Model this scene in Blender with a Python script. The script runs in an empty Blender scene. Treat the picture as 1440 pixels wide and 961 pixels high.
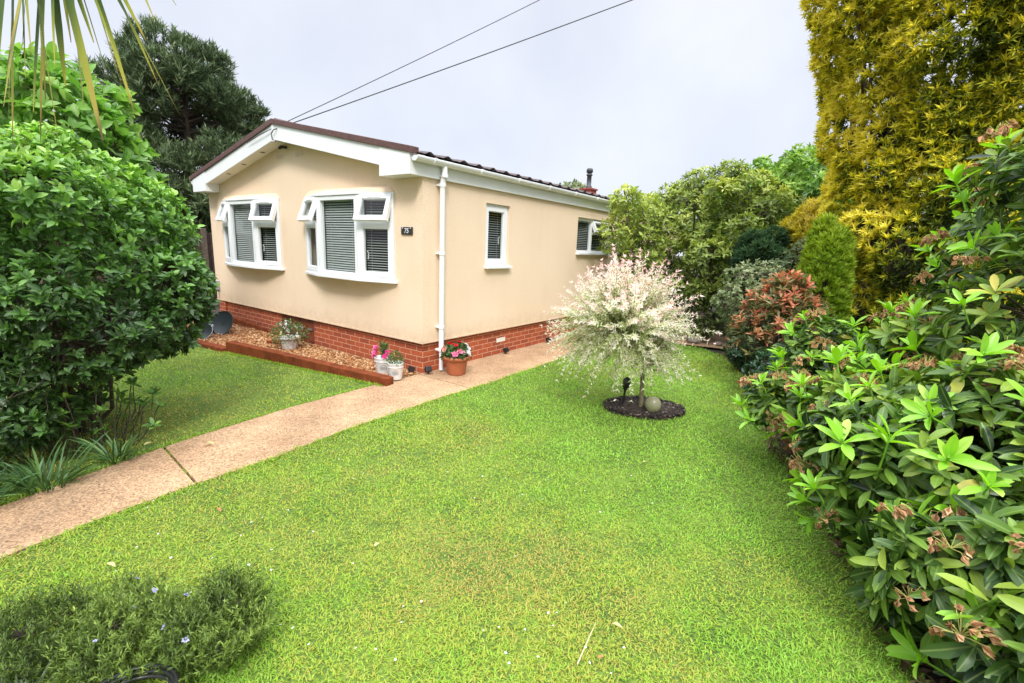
import bpy, math, random
import numpy as np
from mathutils import Vector, Matrix
PI = math.pi
SC = bpy.context.scene
COL = SC.collection
RAD = math.radians
random.seed(7)

# ------------------------------------------------------------------ camera
cam = bpy.data.objects.new('camera', bpy.data.cameras.new('camera'))
COL.objects.link(cam)
CX, CY, CZ = 4.432, -4.131, 1.70
_yaw, _pitch, _roll = RAD(-35.954), RAD(-11.462), RAD(2.267)
fw = Vector((math.sin(_yaw)*math.cos(_pitch), math.cos(_yaw)*math.cos(_pitch), math.sin(_pitch)))
rt = Vector((math.cos(_yaw), -math.sin(_yaw), 0)); up = rt.cross(fw)
rt, up = rt*math.cos(_roll)+up*math.sin(_roll), -rt*math.sin(_roll)+up*math.cos(_roll)
m = Matrix((rt, up, -fw)).transposed().to_4x4(); m.translation = (CX, CY, CZ)
cam.matrix_world = m
cam.data.sensor_width = 36; cam.data.lens = 16.44
cam.data.clip_start = .05; cam.data.clip_end = 2000
SC.camera = cam
SC.cycles.max_bounces = 7; SC.cycles.diffuse_bounces = 3; SC.cycles.glossy_bounces = 3; SC.cycles.transmission_bounces = 5; SC.cycles.transparent_max_bounces = 10

# ------------------------------------------------------------------ sky and sun (bright overcast)
SUN_EL, SUN_AZ = RAD(46), RAD(140)            # azimuth clockwise from +Y
wd = bpy.data.worlds.new('World'); SC.world = wd; wd.use_nodes = True
nt = wd.node_tree; nt.nodes.clear()
def wn(t, **k):
    n = nt.nodes.new(t)
    for a, b in k.items(): setattr(n, a, b)
    return n
sky = wn('ShaderNodeTexSky', sky_type='NISHITA', sun_disc=False, sun_elevation=SUN_EL, sun_rotation=SUN_AZ)
geo = wn('ShaderNodeTexCoord'); sep = wn('ShaderNodeSeparateXYZ')
nt.links.new(geo.outputs['Generated'], sep.inputs[0])
lift = wn('ShaderNodeMapRange'); lift.inputs[1].default_value = 0.48; lift.inputs[2].default_value = .95
lift.inputs[3].default_value = 1.0; lift.inputs[4].default_value = 5.7
nt.links.new(sep.outputs['Z'], lift.inputs[0])
nz = wn('ShaderNodeTexNoise'); nz.inputs['Scale'].default_value = 2.2; nz.inputs['Detail'].default_value = 5
nt.links.new(geo.outputs['Generated'], nz.inputs['Vector'])
cl = wn('ShaderNodeValToRGB'); cl.color_ramp.elements[0].position = .36; cl.color_ramp.elements[1].position = .66
cl.color_ramp.elements[0].color = (4.0, 4.22, 4.85, 1); cl.color_ramp.elements[1].color = (4.95, 5.1, 5.45, 1)
nt.links.new(nz.outputs['Fac'], cl.inputs[0])
mul = wn('ShaderNodeVectorMath', operation='SCALE'); nt.links.new(cl.outputs[0], mul.inputs[0]); nt.links.new(lift.outputs[0], mul.inputs['Scale'])
mx = wn('ShaderNodeMix', data_type='RGBA'); mx.inputs[0].default_value = .93
nt.links.new(sky.outputs[0], mx.inputs[6]); nt.links.new(mul.outputs[0], mx.inputs[7])
bg = wn('ShaderNodeBackground'); bg.inputs['Strength'].default_value = .10
nt.links.new(mx.outputs[2], bg.inputs[0])
wo = wn('ShaderNodeOutputWorld'); nt.links.new(bg.outputs[0], wo.inputs[0])
sl = bpy.data.lights.new('sun', 'SUN'); sl.energy = 1.5; sl.angle = RAD(13); sl.color = (1, .97, .92)
so = bpy.data.objects.new('sun', sl); COL.objects.link(so)
sd = Vector((math.sin(SUN_AZ)*math.cos(SUN_EL), math.cos(SUN_AZ)*math.cos(SUN_EL), math.sin(SUN_EL)))
so.rotation_euler = (-sd).to_track_quat('-Z', 'Y').to_euler()
vs = SC.view_settings; vs.view_transform = 'Standard'; vs.look = 'None'; vs.gamma = 1; vs.exposure = 0.97; vs.use_curve_mapping = False

# ------------------------------------------------------------------ helpers: objects
def link(o, parent=None):
    COL.objects.link(o)
    if parent is not None: o.parent = parent
    return o
def tag(o, label=None, cat=None, group=None, kind=None):
    if label: o['label'] = label
    if cat: o['category'] = cat
    if group: o['group'] = group
    if kind: o['kind'] = kind
    return o
def thing(name, label, cat, loc=(0, 0, 0), rz=0, group=None):
    o = bpy.data.objects.new(name, None); o.empty_display_size = .1
    link(o); o.location = loc; o.rotation_euler = (0, 0, rz)
    return tag(o, label, cat, group)

class MB:
    """collects hard surface geometry, build() links it as one mesh object"""
    def __init__(s): s.v = []; s.f = []; s.sm = []
    def add(s, vs_, fs, smooth=False):
        b = len(s.v); s.v += [tuple(p) for p in vs_]
        for f in fs: s.f.append([b+i for i in f]); s.sm.append(smooth)
        return s
    def box(s, c, d, M_=None):
        x, y, z = [q/2 for q in d]
        p = [Vector((i*x, j*y, k*z)) for i in (-1, 1) for j in (-1, 1) for k in (-1, 1)]
        if M_ is not None: p = [M_ @ q for q in p]
        p = [q+Vector(c) for q in p]
        return s.add(p, [(0, 1, 3, 2), (4, 6, 7, 5), (0, 4, 5, 1), (2, 3, 7, 6), (0, 2, 6, 4), (1, 5, 7, 3)])
    def b2(s, a, b, M_=None):
        """box by two corners, M_ a 4x4 map"""
        p = [Vector((x, y, z)) for x in (a[0], b[0]) for y in (a[1], b[1]) for z in (a[2], b[2])]
        if M_ is not None: p = [M_ @ q for q in p]
        return s.add(p, [(0, 1, 3, 2), (4, 6, 7, 5), (0, 4, 5, 1), (2, 3, 7, 6), (0, 2, 6, 4), (1, 5, 7, 3)])
    def tube(s, pts, rad, n=6, cap=True, smooth=True):
        pts = [Vector(p) for p in pts]
        if not hasattr(rad, '__len__'): rad = [rad]*len(pts)
        rings = []; d0 = (pts[1]-pts[0]).normalized()
        a = d0.orthogonal().normalized()
        for i, p in enumerate(pts):
            d = (pts[min(i+1, len(pts)-1)]-pts[max(i-1, 0)])
            d = d.normalized() if d.length > 1e-9 else d0
            a = (a-d*a.dot(d)); a = a.normalized() if a.length > 1e-6 else d.orthogonal().normalized()
            b = d.cross(a)
            rings.append([p+(a*math.cos(2*PI*k/n)+b*math.sin(2*PI*k/n))*rad[i] for k in range(n)])
        vs_ = [q for r in rings for q in r]; fs = []
        for i in range(len(pts)-1):
            for k in range(n): fs.append((i*n+k, i*n+(k+1) % n, (i+1)*n+(k+1) % n, (i+1)*n+k))
        s.add(vs_, fs, smooth)
        if cap: s.add(rings[0], [tuple(range(n-1, -1, -1))]); s.add(rings[-1], [tuple(range(n))])
        return s
    def lathe(s, prof, c=(0, 0, 0), n=24, M_=None, smooth=True):
        vs_ = []; fs = []
        for r, z in prof:
            for k in range(n):
                q = Vector((r*math.cos(2*PI*k/n), r*math.sin(2*PI*k/n), z))
                if M_ is not None: q = M_ @ q
                vs_.append(q+Vector(c))
        for i in range(len(prof)-1):
            for k in range(n): fs.append((i*n+k, i*n+(k+1) % n, (i+1)*n+(k+1) % n, (i+1)*n+k))
        return s.add(vs_, fs, smooth)
    def prism(s, poly, f0, f1):
        """poly 2D -> f0(p), f1(p) give the two end caps in 3D"""
        n = len(poly); vs_ = [f0(p) for p in poly]+[f1(p) for p in poly]
        fs = [tuple(range(n-1, -1, -1)), tuple(range(n, 2*n))]+[(i, (i+1) % n, n+(i+1) % n, n+i) for i in range(n)]
        return s.add(vs_, fs)
    def build(s, name, mat, parent=None, bevel=0, loc=None):
        me = bpy.data.meshes.new(name); me.from_pydata(s.v, [], s.f); me.validate()
        if len(me.polygons) == len(s.sm): me.polygons.foreach_set('use_smooth', s.sm)
        me.materials.append(mat); me.update()
        import bmesh
        bm = bmesh.new(); bm.from_mesh(me); bmesh.ops.recalc_face_normals(bm, faces=bm.faces); bm.to_mesh(me); bm.free()
        o = link(bpy.data.objects.new(name, me), parent)
        if bevel:
            md = o.modifiers.new('bevel', 'BEVEL'); md.width = bevel; md.segments = 2; md.limit_method = 'ANGLE'; md.angle_limit = RAD(40)
        if loc is not None: o.location = loc
        return o

def npmesh(name, V, loops, starts, mat, parent=None, attrs=None, smooth=False):
    me = bpy.data.meshes.new(name)
    V = np.ascontiguousarray(V, dtype=np.float32)
    me.vertices.add(len(V)); me.vertices.foreach_set('co', V.ravel())
    me.loops.add(len(loops)); me.loops.foreach_set('vertex_index', np.ascontiguousarray(loops, dtype=np.int32))
    me.polygons.add(len(starts)); me.polygons.foreach_set('loop_start', np.ascontiguousarray(starts, dtype=np.int32))
    if smooth: me.polygons.foreach_set('use_smooth', np.ones(len(starts), dtype=bool))
    me.update(calc_edges=True)
    for k, a in (attrs or {}).items():
        at = me.attributes.new(k, 'FLOAT', 'POINT'); at.data.foreach_set('value', np.ascontiguousarray(a, dtype=np.float32))
    me.materials.append(mat)
    return link(bpy.data.objects.new(name, me), parent)

# ------------------------------------------------------------------ helpers: materials
def newmat(name):
    m_ = bpy.data.materials.new(name); m_.use_nodes = True
    return m_, m_.node_tree, m_.node_tree.nodes['Principled BSDF']
def plain(name, col, rough=.5, var=.06, scale=30, bump=0, bscale=200, spec=.5, metal=0, co='Object'):
    """procedural paint: base colour with a slow mottling and optional fine bump"""
    m_, t, b = newmat(name)
    tc = t.nodes.new('ShaderNodeTexCoord')
    n = t.nodes.new('ShaderNodeTexNoise'); n.inputs['Scale'].default_value = scale; n.inputs['Detail'].default_value = 6
    r = t.nodes.new('ShaderNodeValToRGB')
    r.color_ramp.elements[0].position = .3; r.color_ramp.elements[1].position = .7
    r.color_ramp.elements[0].color = tuple(c*(1-var) for c in col)+(1,); r.color_ramp.elements[1].color = tuple(min(1, c*(1+var)) for c in col)+(1,)
    t.links.new(tc.outputs[co], n.inputs['Vector']); t.links.new(n.outputs['Fac'], r.inputs[0]); t.links.new(r.outputs[0], b.inputs['Base Color'])
    b.inputs['Roughness'].default_value = rough; b.inputs['Specular IOR Level'].default_value = spec; b.inputs['Metallic'].default_value = metal
    if bump:
        n2 = t.nodes.new('ShaderNodeTexNoise'); n2.inputs['Scale'].default_value = bscale; n2.inputs['Detail'].default_value = 3
        bp = t.nodes.new('ShaderNodeBump'); bp.inputs['Strength'].default_value = bump; bp.inputs['Distance'].default_value = .01
        t.links.new(tc.outputs[co], n2.inputs['Vector']); t.links.new(n2.outputs['Fac'], bp.inputs['Height']); t.links.new(bp.outputs[0], b.inputs['Normal'])
    return m_
def leafmat(name, stops, rough=.45, trans=.3, spec=.35, vein=.0):
    """leaf: colour ramp over the per leaf attribute t; translucent"""
    m_, t, b = newmat(name)
    a = t.nodes.new('ShaderNodeAttribute'); a.attribute_name = 't'
    r = t.nodes.new('ShaderNodeValToRGB'); cr = r.color_ramp
    while len(cr.elements) < len(stops): cr.elements.new(.5)
    for e, (p, c) in zip(cr.elements, stops): e.position = p; e.color = tuple(c)+(1,)
    t.links.new(a.outputs['Fac'], r.inputs[0]); colr = r.outputs[0]
    if vein:
        av = t.nodes.new('ShaderNodeAttribute'); av.attribute_name = 'v'
        mr = t.nodes.new('ShaderNodeMapRange'); mr.inputs[1].default_value = 0; mr.inputs[2].default_value = .18; mr.inputs[3].default_value = vein; mr.inputs[4].default_value = 0
        t.links.new(av.outputs['Fac'], mr.inputs[0])
        mxx = t.nodes.new('ShaderNodeMix'); mxx.data_type = 'RGBA'; mxx.inputs[7].default_value = (.35, .45, .12, 1)
        t.links.new(mr.outputs[0], mxx.inputs[0]); t.links.new(colr, mxx.inputs[6]); colr = mxx.outputs[2]
    t.links.new(colr, b.inputs['Base Color'])
    b.inputs['Roughness'].default_value = rough; b.inputs['Specular IOR Level'].default_value = spec
    tr = t.nodes.new('ShaderNodeBsdfTranslucent'); mxs = t.nodes.new('ShaderNodeMixShader'); mxs.inputs[0].default_value = trans
    hs = t.nodes.new('ShaderNodeHueSaturation'); hs.inputs['Saturation'].default_value = 1.1; hs.inputs['Value'].default_value = 1.2
    t.links.new(colr, hs.inputs['Color']); t.links.new(hs.outputs[0], tr.inputs[0])
    out = t.nodes['Material Output']
    t.links.new(b.outputs[0], mxs.inputs[1]); t.links.new(tr.outputs[0], mxs.inputs[2]); t.links.new(mxs.outputs[0], out.inputs[0])
    return m_

# ------------------------------------------------------------------ helpers: foliage
def unit(a): return a/np.maximum(np.linalg.norm(a, axis=-1, keepdims=True), 1e-9)
def template(kind):
    """rows of (t, halfwidth); first and last are points"""
    if kind == 'diamond':
        v = [(0, 0), (-.5, .45), (.5, .45), (0, 1)]
        return np.array(v, float), [(0, 2, 3, 1)]
    prof = {'ovate': [(0, 0), (.22, .36), (.5, .5), (.78, .34), (1, 0)],
            'lance': [(0, 0), (.2, .25), (.55, .5), (.82, .36), (1, 0)],
            'leaf3': [(0, 0), (.45, .5), (1, 0)],
            'oblong': [(0, 0), (.12, .16), (.35, .40), (.6, .5), (.85, .36), (.95, .15), (1, 0)]}[kind]
    v = [(0, 0)]; f = []
    for t_, w in prof[1:-1]: v += [(-w, t_), (0, t_), (w, t_)]
    v.append((0, 1)); k = len(prof)-2
    f += [(0, 2, 1), (0, 3, 2)]
    for i in range(k-1):
        a = 1+3*i
        f += [(a, a+1, a+4, a+3), (a+1, a+2, a+5, a+4)]
    a = 1+3*(k-1); e = len(v)-1
    f += [(a, a+1, e), (a+1, a+2, e)]
    return np.array(v, float), f
def leaves(name, P, A, N, L, W, t, mat, parent=None, kind='ovate', droop=.15, fold=.25, smooth=True, obj=True):
    P = np.asarray(P, float); n = len(P)
    A = unit(np.asarray(A, float)); S = np.cross(A, N); bad = np.linalg.norm(S, axis=1) < 1e-3
    S[bad] = np.cross(A[bad], np.array([1, .1, .2])); S = unit(S); N = np.cross(S, A)
    L = np.broadcast_to(np.asarray(L, float), (n,)); W = np.broadcast_to(np.asarray(W, float), (n,)); t = np.broadcast_to(np.asarray(t, float), (n,))
    dr = np.broadcast_to(np.asarray(droop, float), (n,))
    T, F = template(kind); k = len(T)
    x = T[:, 0]; y = T[:, 1]
    V = (P[:, None, :]+A[:, None, :]*(L[:, None]*y[None, :])[..., None]+S[:, None, :]*(W[:, None]*x[None, :])[..., None]
         + N[:, None, :]*((W[:, None]*np.abs(x)[None, :]*fold*2) - (L*dr)[:, None]*(y**2)[None, :])[..., None])
    flat = np.concatenate([np.array(f) for f in F]); cnt = np.array([len(f) for f in F])
    loops = (np.arange(n)[:, None]*k+flat[None, :]).ravel()
    st = np.concatenate([[0], np.cumsum(cnt)[:-1]]); starts = (np.arange(n)[:, None]*len(flat)+st[None, :]).ravel()
    data = (V.reshape(-1, 3), loops, starts, np.repeat(t, k), np.tile(np.abs(x)*2, n))
    if not obj: return data
    return npmesh(name, data[0], loops, starts, mat, parent, {'t': data[3], 'v': data[4]}, smooth)
def merge(name, parts, mat, parent=None, smooth=True):
    V = []; Lp = []; St = []; T = []; VV = []; nv = 0; nl = 0
    for d in parts:
        V.append(d[0]); Lp.append(d[1]+nv); St.append(d[2]+nl); T.append(d[3]); VV.append(d[4]); nv += len(d[0]); nl += len(d[1])
    return npmesh(name, np.concatenate(V), np.concatenate(Lp), np.concatenate(St), mat, parent, {'t': np.concatenate(T), 'v': np.concatenate(VV)}, smooth)
def rdir(rng, n): return unit(rng.normal(size=(n, 3)))
def lumpy(rng, c, r, k, s=(.28, .45), shrink=.82, zlo=-.6):
    """an ellipsoid and k smaller lobes on its surface"""
    c = np.array(c, float); r = np.array(r, float)
    L = [np.concatenate([c, r*shrink])]
    for i in range(k):
        d = rdir(rng, 1)[0]
        while d[2] < zlo: d = rdir(rng, 1)[0]
        q = rng.uniform(*s)
        L.append(np.concatenate([c+d*r*(1-q*.75), r.mean()*q*np.array([1, 1, rng.uniform(.75, 1.1)])]))
    return np.array(L)
def crown(rng, lobes, n, inner=.3, clip=.86, zmin=.05, power=1.6):
    lobes = np.asarray(lobes, float); C_ = lobes[:, :3]; R_ = lobes[:, 3:]
    ar = (R_[:, 0]*R_[:, 1]+R_[:, 1]*R_[:, 2]+R_[:, 0]*R_[:, 2]); ar /= ar.sum()
    P = np.zeros((0, 3)); N = np.zeros((0, 3))
    while len(P) < n:
        k = rng.choice(len(lobes), size=n*2, p=ar); d = rdir(rng, n*2)
        rr = 1-inner*rng.random(n*2)**power
        p = C_[k]+R_[k]*d*rr[:, None]; nn = unit(d/R_[k])
        q = ((p[:, None, :]-C_[None])/R_[None]); q = (q**2).sum(-1); q[np.arange(len(p)), k] = 9
        ok = (q.min(1) > clip**2) & (p[:, 2] > zmin) if len(lobes) > 1 else p[:, 2] > zmin
        P = np.concatenate([P, p[ok]]); N = np.concatenate([N, nn[ok]])
    return P[:n], N[:n]
def rosette(rng, P, N, k, tilt=(.5, 1.2), jit=.15, back=0):
    """k leaves round each axis N at P; tilt = angle off the axis; returns P, A, Nrm, index"""
    n = len(P); a = unit(np.cross(N, rdir(rng, n))); b = np.cross(N, a)
    ph = (np.arange(k)[None, :]*2.39996+rng.random((n, 1))*6.28+rng.normal(size=(n, k))*jit)
    tl = rng.uniform(tilt[0], tilt[1], size=(n, k))
    rad_ = a[:, None, :]*np.cos(ph)[..., None]+b[:, None, :]*np.sin(ph)[..., None]
    A = N[:, None, :]*np.cos(tl)[..., None]+rad_*np.sin(tl)[..., None]
    Nr = N[:, None, :]*np.sin(tl)[..., None]-rad_*np.cos(tl)[..., None]
    PP = P[:, None, :]-N[:, None, :]*(back*rng.random((n, k)))[..., None]
    return PP.reshape(-1, 3), A.reshape(-1, 3), Nr.reshape(-1, 3), np.repeat(np.arange(n), k)
def vnoise(p, s, seed=0):
    """value noise of 2D or 3D points"""
    p = np.asarray(p, float)*s; i = np.floor(p).astype(int); f = p-i; f = f*f*(3-2*f)
    dim = p.shape[1]; out = np.zeros(len(p))
    for c in range(2**dim):
        o = np.array([(c >> d) & 1 for d in range(dim)])
        w = np.prod(np.where(o, f, 1-f), axis=1); q = i+o
        h = (q[:, 0]*374761393+q[:, 1]*668265263+(q[:, 2]*2147483647 if dim == 3 else 0)+seed*1274126177) & 0xffffffff
        h = ((h ^ (h >> 13))*1274126177) & 0xffffffff; h = (h ^ (h >> 16)) & 0xffff
        out += w*h/65535.
    return out
def bent(rng, a, b, n=5, j=.08):
    a = np.array(a, float); b = np.array(b, float); L = np.linalg.norm(b-a)
    pts = [a+(b-a)*i/n+(rng.normal(size=3)*j*L*math.sin(PI*i/n)*.5) for i in range(n+1)]
    return pts
def woods(rng, base, lobes, r0, mat, parent, P=None, ntw=150, name='branches', twr=.004, fork=None, stems=0):
    """trunk, limbs to every lobe and twigs to some of the leaf points"""
    m_ = MB(); base = np.array(base, float); lobes = np.asarray(lobes)
    if fork is not None:
        fk = np.array(fork, float); pts = bent(rng, base, fk, 6, .03)
        m_.tube(pts, [r0*(1.15-.35*i/6) for i in range(7)], 9)
    for i, l in enumerate(lobes):
        s0 = (fk if fork is not None else base+np.array([rng.normal()*r0*1.5, rng.normal()*r0*1.5, 0]))
        r = r0*.62 if fork is not None else r0
        m_.tube(bent(rng, s0, l[:3], 6, .16), [r*(1-.13*q) for q in range(7)], 6)
    if P is not None and ntw:
        k = rng.choice(len(P), size=min(ntw, len(P)), replace=False)
        for p in P[k]:
            d = ((lobes[:, :3]-p)**2).sum(1); c = lobes[d.argmin(), :3]
            m_.tube(bent(rng, c, p, 4, .15), [twr*2.2, twr*1.8, twr*1.4, twr, twr*.6], 4)
    return m_.build(name, mat, parent)

# ------------------------------------------------------------------ materials of the built things
M = {}
def rendermat():
    m_, t, b = newmat('cream pebbledash'); tc = t.nodes.new('ShaderNodeTexCoord'); N_ = t.nodes.new
    def noise(scale, det, vec=None):
        n = N_('ShaderNodeTexNoise'); n.inputs['Scale'].default_value = scale; n.inputs['Detail'].default_value = det; t.links.new(vec or tc.outputs['Object'], n.inputs['Vector']); return n.outputs['Fac']
    def ramp(v, a, c, p0, p1):
        r_ = N_('ShaderNodeValToRGB'); r_.color_ramp.elements[0].position = p0; r_.color_ramp.elements[1].position = p1; r_.color_ramp.elements[0].color = a+(1,); r_.color_ramp.elements[1].color = c+(1,); t.links.new(v, r_.inputs[0]); return r_.outputs[0]
    def mult(a, c, f):
        x = N_('ShaderNodeMix'); x.data_type = 'RGBA'; x.blend_type = 'MULTIPLY'; x.inputs[0].default_value = f; t.links.new(a, x.inputs[6]); t.links.new(c, x.inputs[7]); return x.outputs[2]
    base = ramp(noise(1.1, 7), (.85, .655, .465), (.90, .70, .51), .3, .7)
    mp = N_('ShaderNodeMapping'); mp.inputs['Scale'].default_value = (5, 5, .35); t.links.new(tc.outputs['Object'], mp.inputs[0])
    base = mult(base, ramp(noise(1.0, 6, mp.outputs[0]), (.86, .85, .83), (1, 1, 1), .28, .5), .18)
    base = mult(base, ramp(noise(70, 3), (.72, .70, .66), (1, 1, 1), .30, .60), .45)
    sp = N_('ShaderNodeSeparateXYZ'); t.links.new(tc.outputs['Object'], sp.inputs[0]); mz = N_('ShaderNodeMapRange'); mz.inputs[1].default_value = .43; mz.inputs[2].default_value = .75; mz.inputs[3].default_value = 1; mz.inputs[4].default_value = 0; t.links.new(sp.outputs['Z'], mz.inputs[0])
    mm = N_('ShaderNodeMath'); mm.operation = 'MULTIPLY'; t.links.new(mz.outputs[0], mm.inputs[0]); t.links.new(noise(9, 6), mm.inputs[1]); splash = ramp(mm.outputs[0], (1, 1, 1), (.80, .76, .68), .18, .6)
    base = mult(base, splash, .7)
    t.links.new(base, b.inputs['Base Color']); b.inputs['Roughness'].default_value = .92
    bp = N_('ShaderNodeBump'); bp.inputs['Strength'].default_value = .7; bp.inputs['Distance'].default_value = .012; t.links.new(noise(110, 4), bp.inputs['Height']); t.links.new(bp.outputs[0], b.inputs['Normal'])
    return m_
M['render'] = rendermat()
M['upvc'] = plain('white upvc', (.80, .81, .82), .32, .015, 3)
M['upvc2'] = plain('weathered white board', (.78, .785, .78), .45, .03, 5)
M['ventbox'] = plain('cream vent plastic', (.74, .58, .44), .6, .03, 8)
M['soffit'] = plain('cream soffit board', (.76, .72, .63), .6, .03, 4)
M['verge'] = plain('brown verge strip', (.105, .05, .042), .6, .25, 25, .3, 60)
M['tile'] = plain('dark brown roof tile', (.07, .045, .04), .7, .35, 14, .5, 80)
M['timber'] = plain('red brown stained timber', (.17, .042, .014), .85, .35, 9, .5, 40, .15)
M['door'] = plain('brown stained door boards', (.17, .045, .02), .5, .3, 12, .3, 40)
M['terracotta'] = plain('terracotta', (.42, .13, .055), .65, .1, 9, .15, 60)
M['whitepot'] = plain('chalky white pot', (.72, .71, .69), .55, .05, 14, .1, 40)
M['stonepot'] = plain('pale stone pot', (.62, .58, .54), .7, .12, 14, .3, 50)
M['black'] = plain('black plastic', (.014, .014, .016), .4, .1, 20)
M['blackrub'] = plain('black rubber', (.02, .02, .02), .35, .1, 20)
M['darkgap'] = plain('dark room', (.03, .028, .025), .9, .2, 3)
M['grey'] = plain('grey plastic box', (.33, .32, .36), .5, .05, 8)
M['dish'] = plain('dark green grey dish', (.010, .017, .018), .5, .15, 6)
M['dishrim'] = plain('pale worn rim', (.30, .34, .34), .4, .1, 20)
M['flue'] = plain('dark grey flue', (.05, .055, .06), .55, .15, 12)
M['chimney'] = plain('red chimney brick', (.28, .065, .045), .8, .2, 14, .4, 40)
M['blind'] = plain('pale grey blind slats', (.47, .48, .46), .5, .05, 8)
M['soil'] = plain('dark soil', (.035, .024, .016), .95, .5, 30, .9, 60)
M['bark'] = plain('grey brown bark', (.10, .075, .055), .9, .35, 22, .9, 50)
M['twig'] = plain('dark twigs', (.06, .045, .03), .85, .3, 30)
M['willowbark'] = plain('olive willow bark', (.16, .14, .075), .8, .2, 25, .4, 60)
M['slate'] = plain('dark slate sign', (.03, .03, .032), .5, .2, 20)
M['numeral'] = plain('white numeral paint', (.8, .8, .8), .5, .02)
M['ink'] = plain('grey printed mark', (.12, .12, .13), .6, .05)
M['stone'] = plain('garden stone', (.22, .18, .15), .85, .3, 12, .6, 30)
M['cable'] = plain('black cable', (.05, .05, .055), .5, .05)
M['metalring'] = plain('dull metal', (.45, .45, .45), .35, .05, 10, metal=.8)

def brickmat():
    m_, t, b = newmat('red brick')
    tc = t.nodes.new('ShaderNodeTexCoord'); sp = t.nodes.new('ShaderNodeSeparateXYZ'); t.links.new(tc.outputs['Object'], sp.inputs[0])
    ad = t.nodes.new('ShaderNodeMath'); t.links.new(sp.outputs['X'], ad.inputs[0]); t.links.new(sp.outputs['Y'], ad.inputs[1])
    cb = t.nodes.new('ShaderNodeCombineXYZ'); t.links.new(ad.outputs[0], cb.inputs[0]); t.links.new(sp.outputs['Z'], cb.inputs[1])
    br = t.nodes.new('ShaderNodeTexBrick'); br.inputs['Scale'].default_value = 1; br.inputs['Brick Width'].default_value = .225; br.inputs['Row Height'].default_value = .073
    br.inputs['Mortar Size'].default_value = .006; br.inputs['Mortar Smooth'].default_value = .15; br.inputs['Bias'].default_value = -.2
    br.inputs['Color1'].default_value = (.40, .085, .030, 1); br.inputs['Color2'].default_value = (.24, .05, .024, 1); br.inputs['Mortar'].default_value = (.60, .30, .17, 1)
    t.links.new(cb.outputs[0], br.inputs['Vector'])
    n = t.nodes.new('ShaderNodeTexNoise'); n.inputs['Scale'].default_value = 40; n.inputs['Detail'].default_value = 6; t.links.new(tc.outputs['Object'], n.inputs['Vector'])
    ov = t.nodes.new('ShaderNodeMix'); ov.data_type = 'RGBA'; ov.blend_type = 'OVERLAY'; ov.inputs[0].default_value = .45
    t.links.new(br.outputs['Color'], ov.inputs[6]); t.links.new(n.outputs['Fac'], ov.inputs[7]); t.links.new(ov.outputs[2], b.inputs['Base Color'])
    bp = t.nodes.new('ShaderNodeBump'); bp.inputs['Strength'].default_value = .8; bp.inputs['Distance'].default_value = .008; bp.invert = True
    t.links.new(br.outputs['Fac'], bp.inputs['Height']); t.links.new(bp.outputs[0], b.inputs['Normal']); b.inputs['Roughness'].default_value = .85
    return m_
M['brick'] = brickmat()
def glassmat(name='window glass', tint=(.86, .90, .88), clear=.86):
    m_, t, b = newmat(name)
    tr = t.nodes.new('ShaderNodeBsdfTransparent'); tr.inputs[0].default_value = tint+(1,)
    gl = t.nodes.new('ShaderNodeBsdfGlossy'); gl.inputs['Roughness'].default_value = .02
    fr = t.nodes.new('ShaderNodeFresnel'); ge = t.nodes.new('ShaderNodeNewGeometry'); mr = t.nodes.new('ShaderNodeMapRange')
    mr.inputs[3].default_value = 1.5; mr.inputs[4].default_value = 1/1.5; t.links.new(ge.outputs['Backfacing'], mr.inputs[0]); t.links.new(mr.outputs[0], fr.inputs['IOR'])
    ms = t.nodes.new('ShaderNodeMixShader'); t.links.new(fr.outputs[0], ms.inputs[0]); t.links.new(tr.outputs[0], ms.inputs[1]); t.links.new(gl.outputs[0], ms.inputs[2])
    t.links.new(ms.outputs[0], t.nodes['Material Output'].inputs[0]); t.nodes.remove(b)
    return m_
M['glass'] = glassmat()
def mixmat(name, a, c, scale, lo, hi, rough=.9, bump=.5, bscale=250, fine=120, fvar=.4, dist=.006):
    """two tone mottled ground with a fine speckle"""
    m_, t, b = newmat(name); tc = t.nodes.new('ShaderNodeTexCoord')
    n = t.nodes.new('ShaderNodeTexNoise'); n.inputs['Scale'].default_value = scale; n.inputs['Detail'].default_value = 8; n.inputs['Roughness'].default_value = .65
    r = t.nodes.new('ShaderNodeValToRGB'); r.color_ramp.elements[0].position = lo; r.color_ramp.elements[1].position = hi
    r.color_ramp.elements[0].color = a+(1,); r.color_ramp.elements[1].color = c+(1,)
    v = t.nodes.new('ShaderNodeTexVoronoi'); v.inputs['Scale'].default_value = fine
    sp = t.nodes.new('ShaderNodeSeparateColor'); t.links.new(v.outputs['Color'], sp.inputs[0])
    mr = t.nodes.new('ShaderNodeMapRange'); mr.inputs[3].default_value = 1-fvar; mr.inputs[4].default_value = 1+fvar; t.links.new(sp.outputs[0], mr.inputs[0])
    sc_ = t.nodes.new('ShaderNodeVectorMath'); sc_.operation = 'SCALE'
    t.links.new(tc.outputs['Object'], n.inputs['Vector']); t.links.new(tc.outputs['Object'], v.inputs['Vector']); t.links.new(n.outputs['Fac'], r.inputs[0])
    t.links.new(r.outputs[0], sc_.inputs[0]); t.links.new(mr.outputs[0], sc_.inputs['Scale']); t.links.new(sc_.outputs[0], b.inputs['Base Color'])
    n2 = t.nodes.new('ShaderNodeTexNoise'); n2.inputs['Scale'].default_value = bscale; n2.inputs['Detail'].default_value = 4; t.links.new(tc.outputs['Object'], n2.inputs['Vector'])
    bp = t.nodes.new('ShaderNodeBump'); bp.inputs['Strength'].default_value = bump; bp.inputs['Distance'].default_value = dist
    t.links.new(n2.outputs['Fac'], bp.inputs['Height']); t.links.new(bp.outputs[0], b.inputs['Normal']); b.inputs['Roughness'].default_value = rough
    return m_
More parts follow.
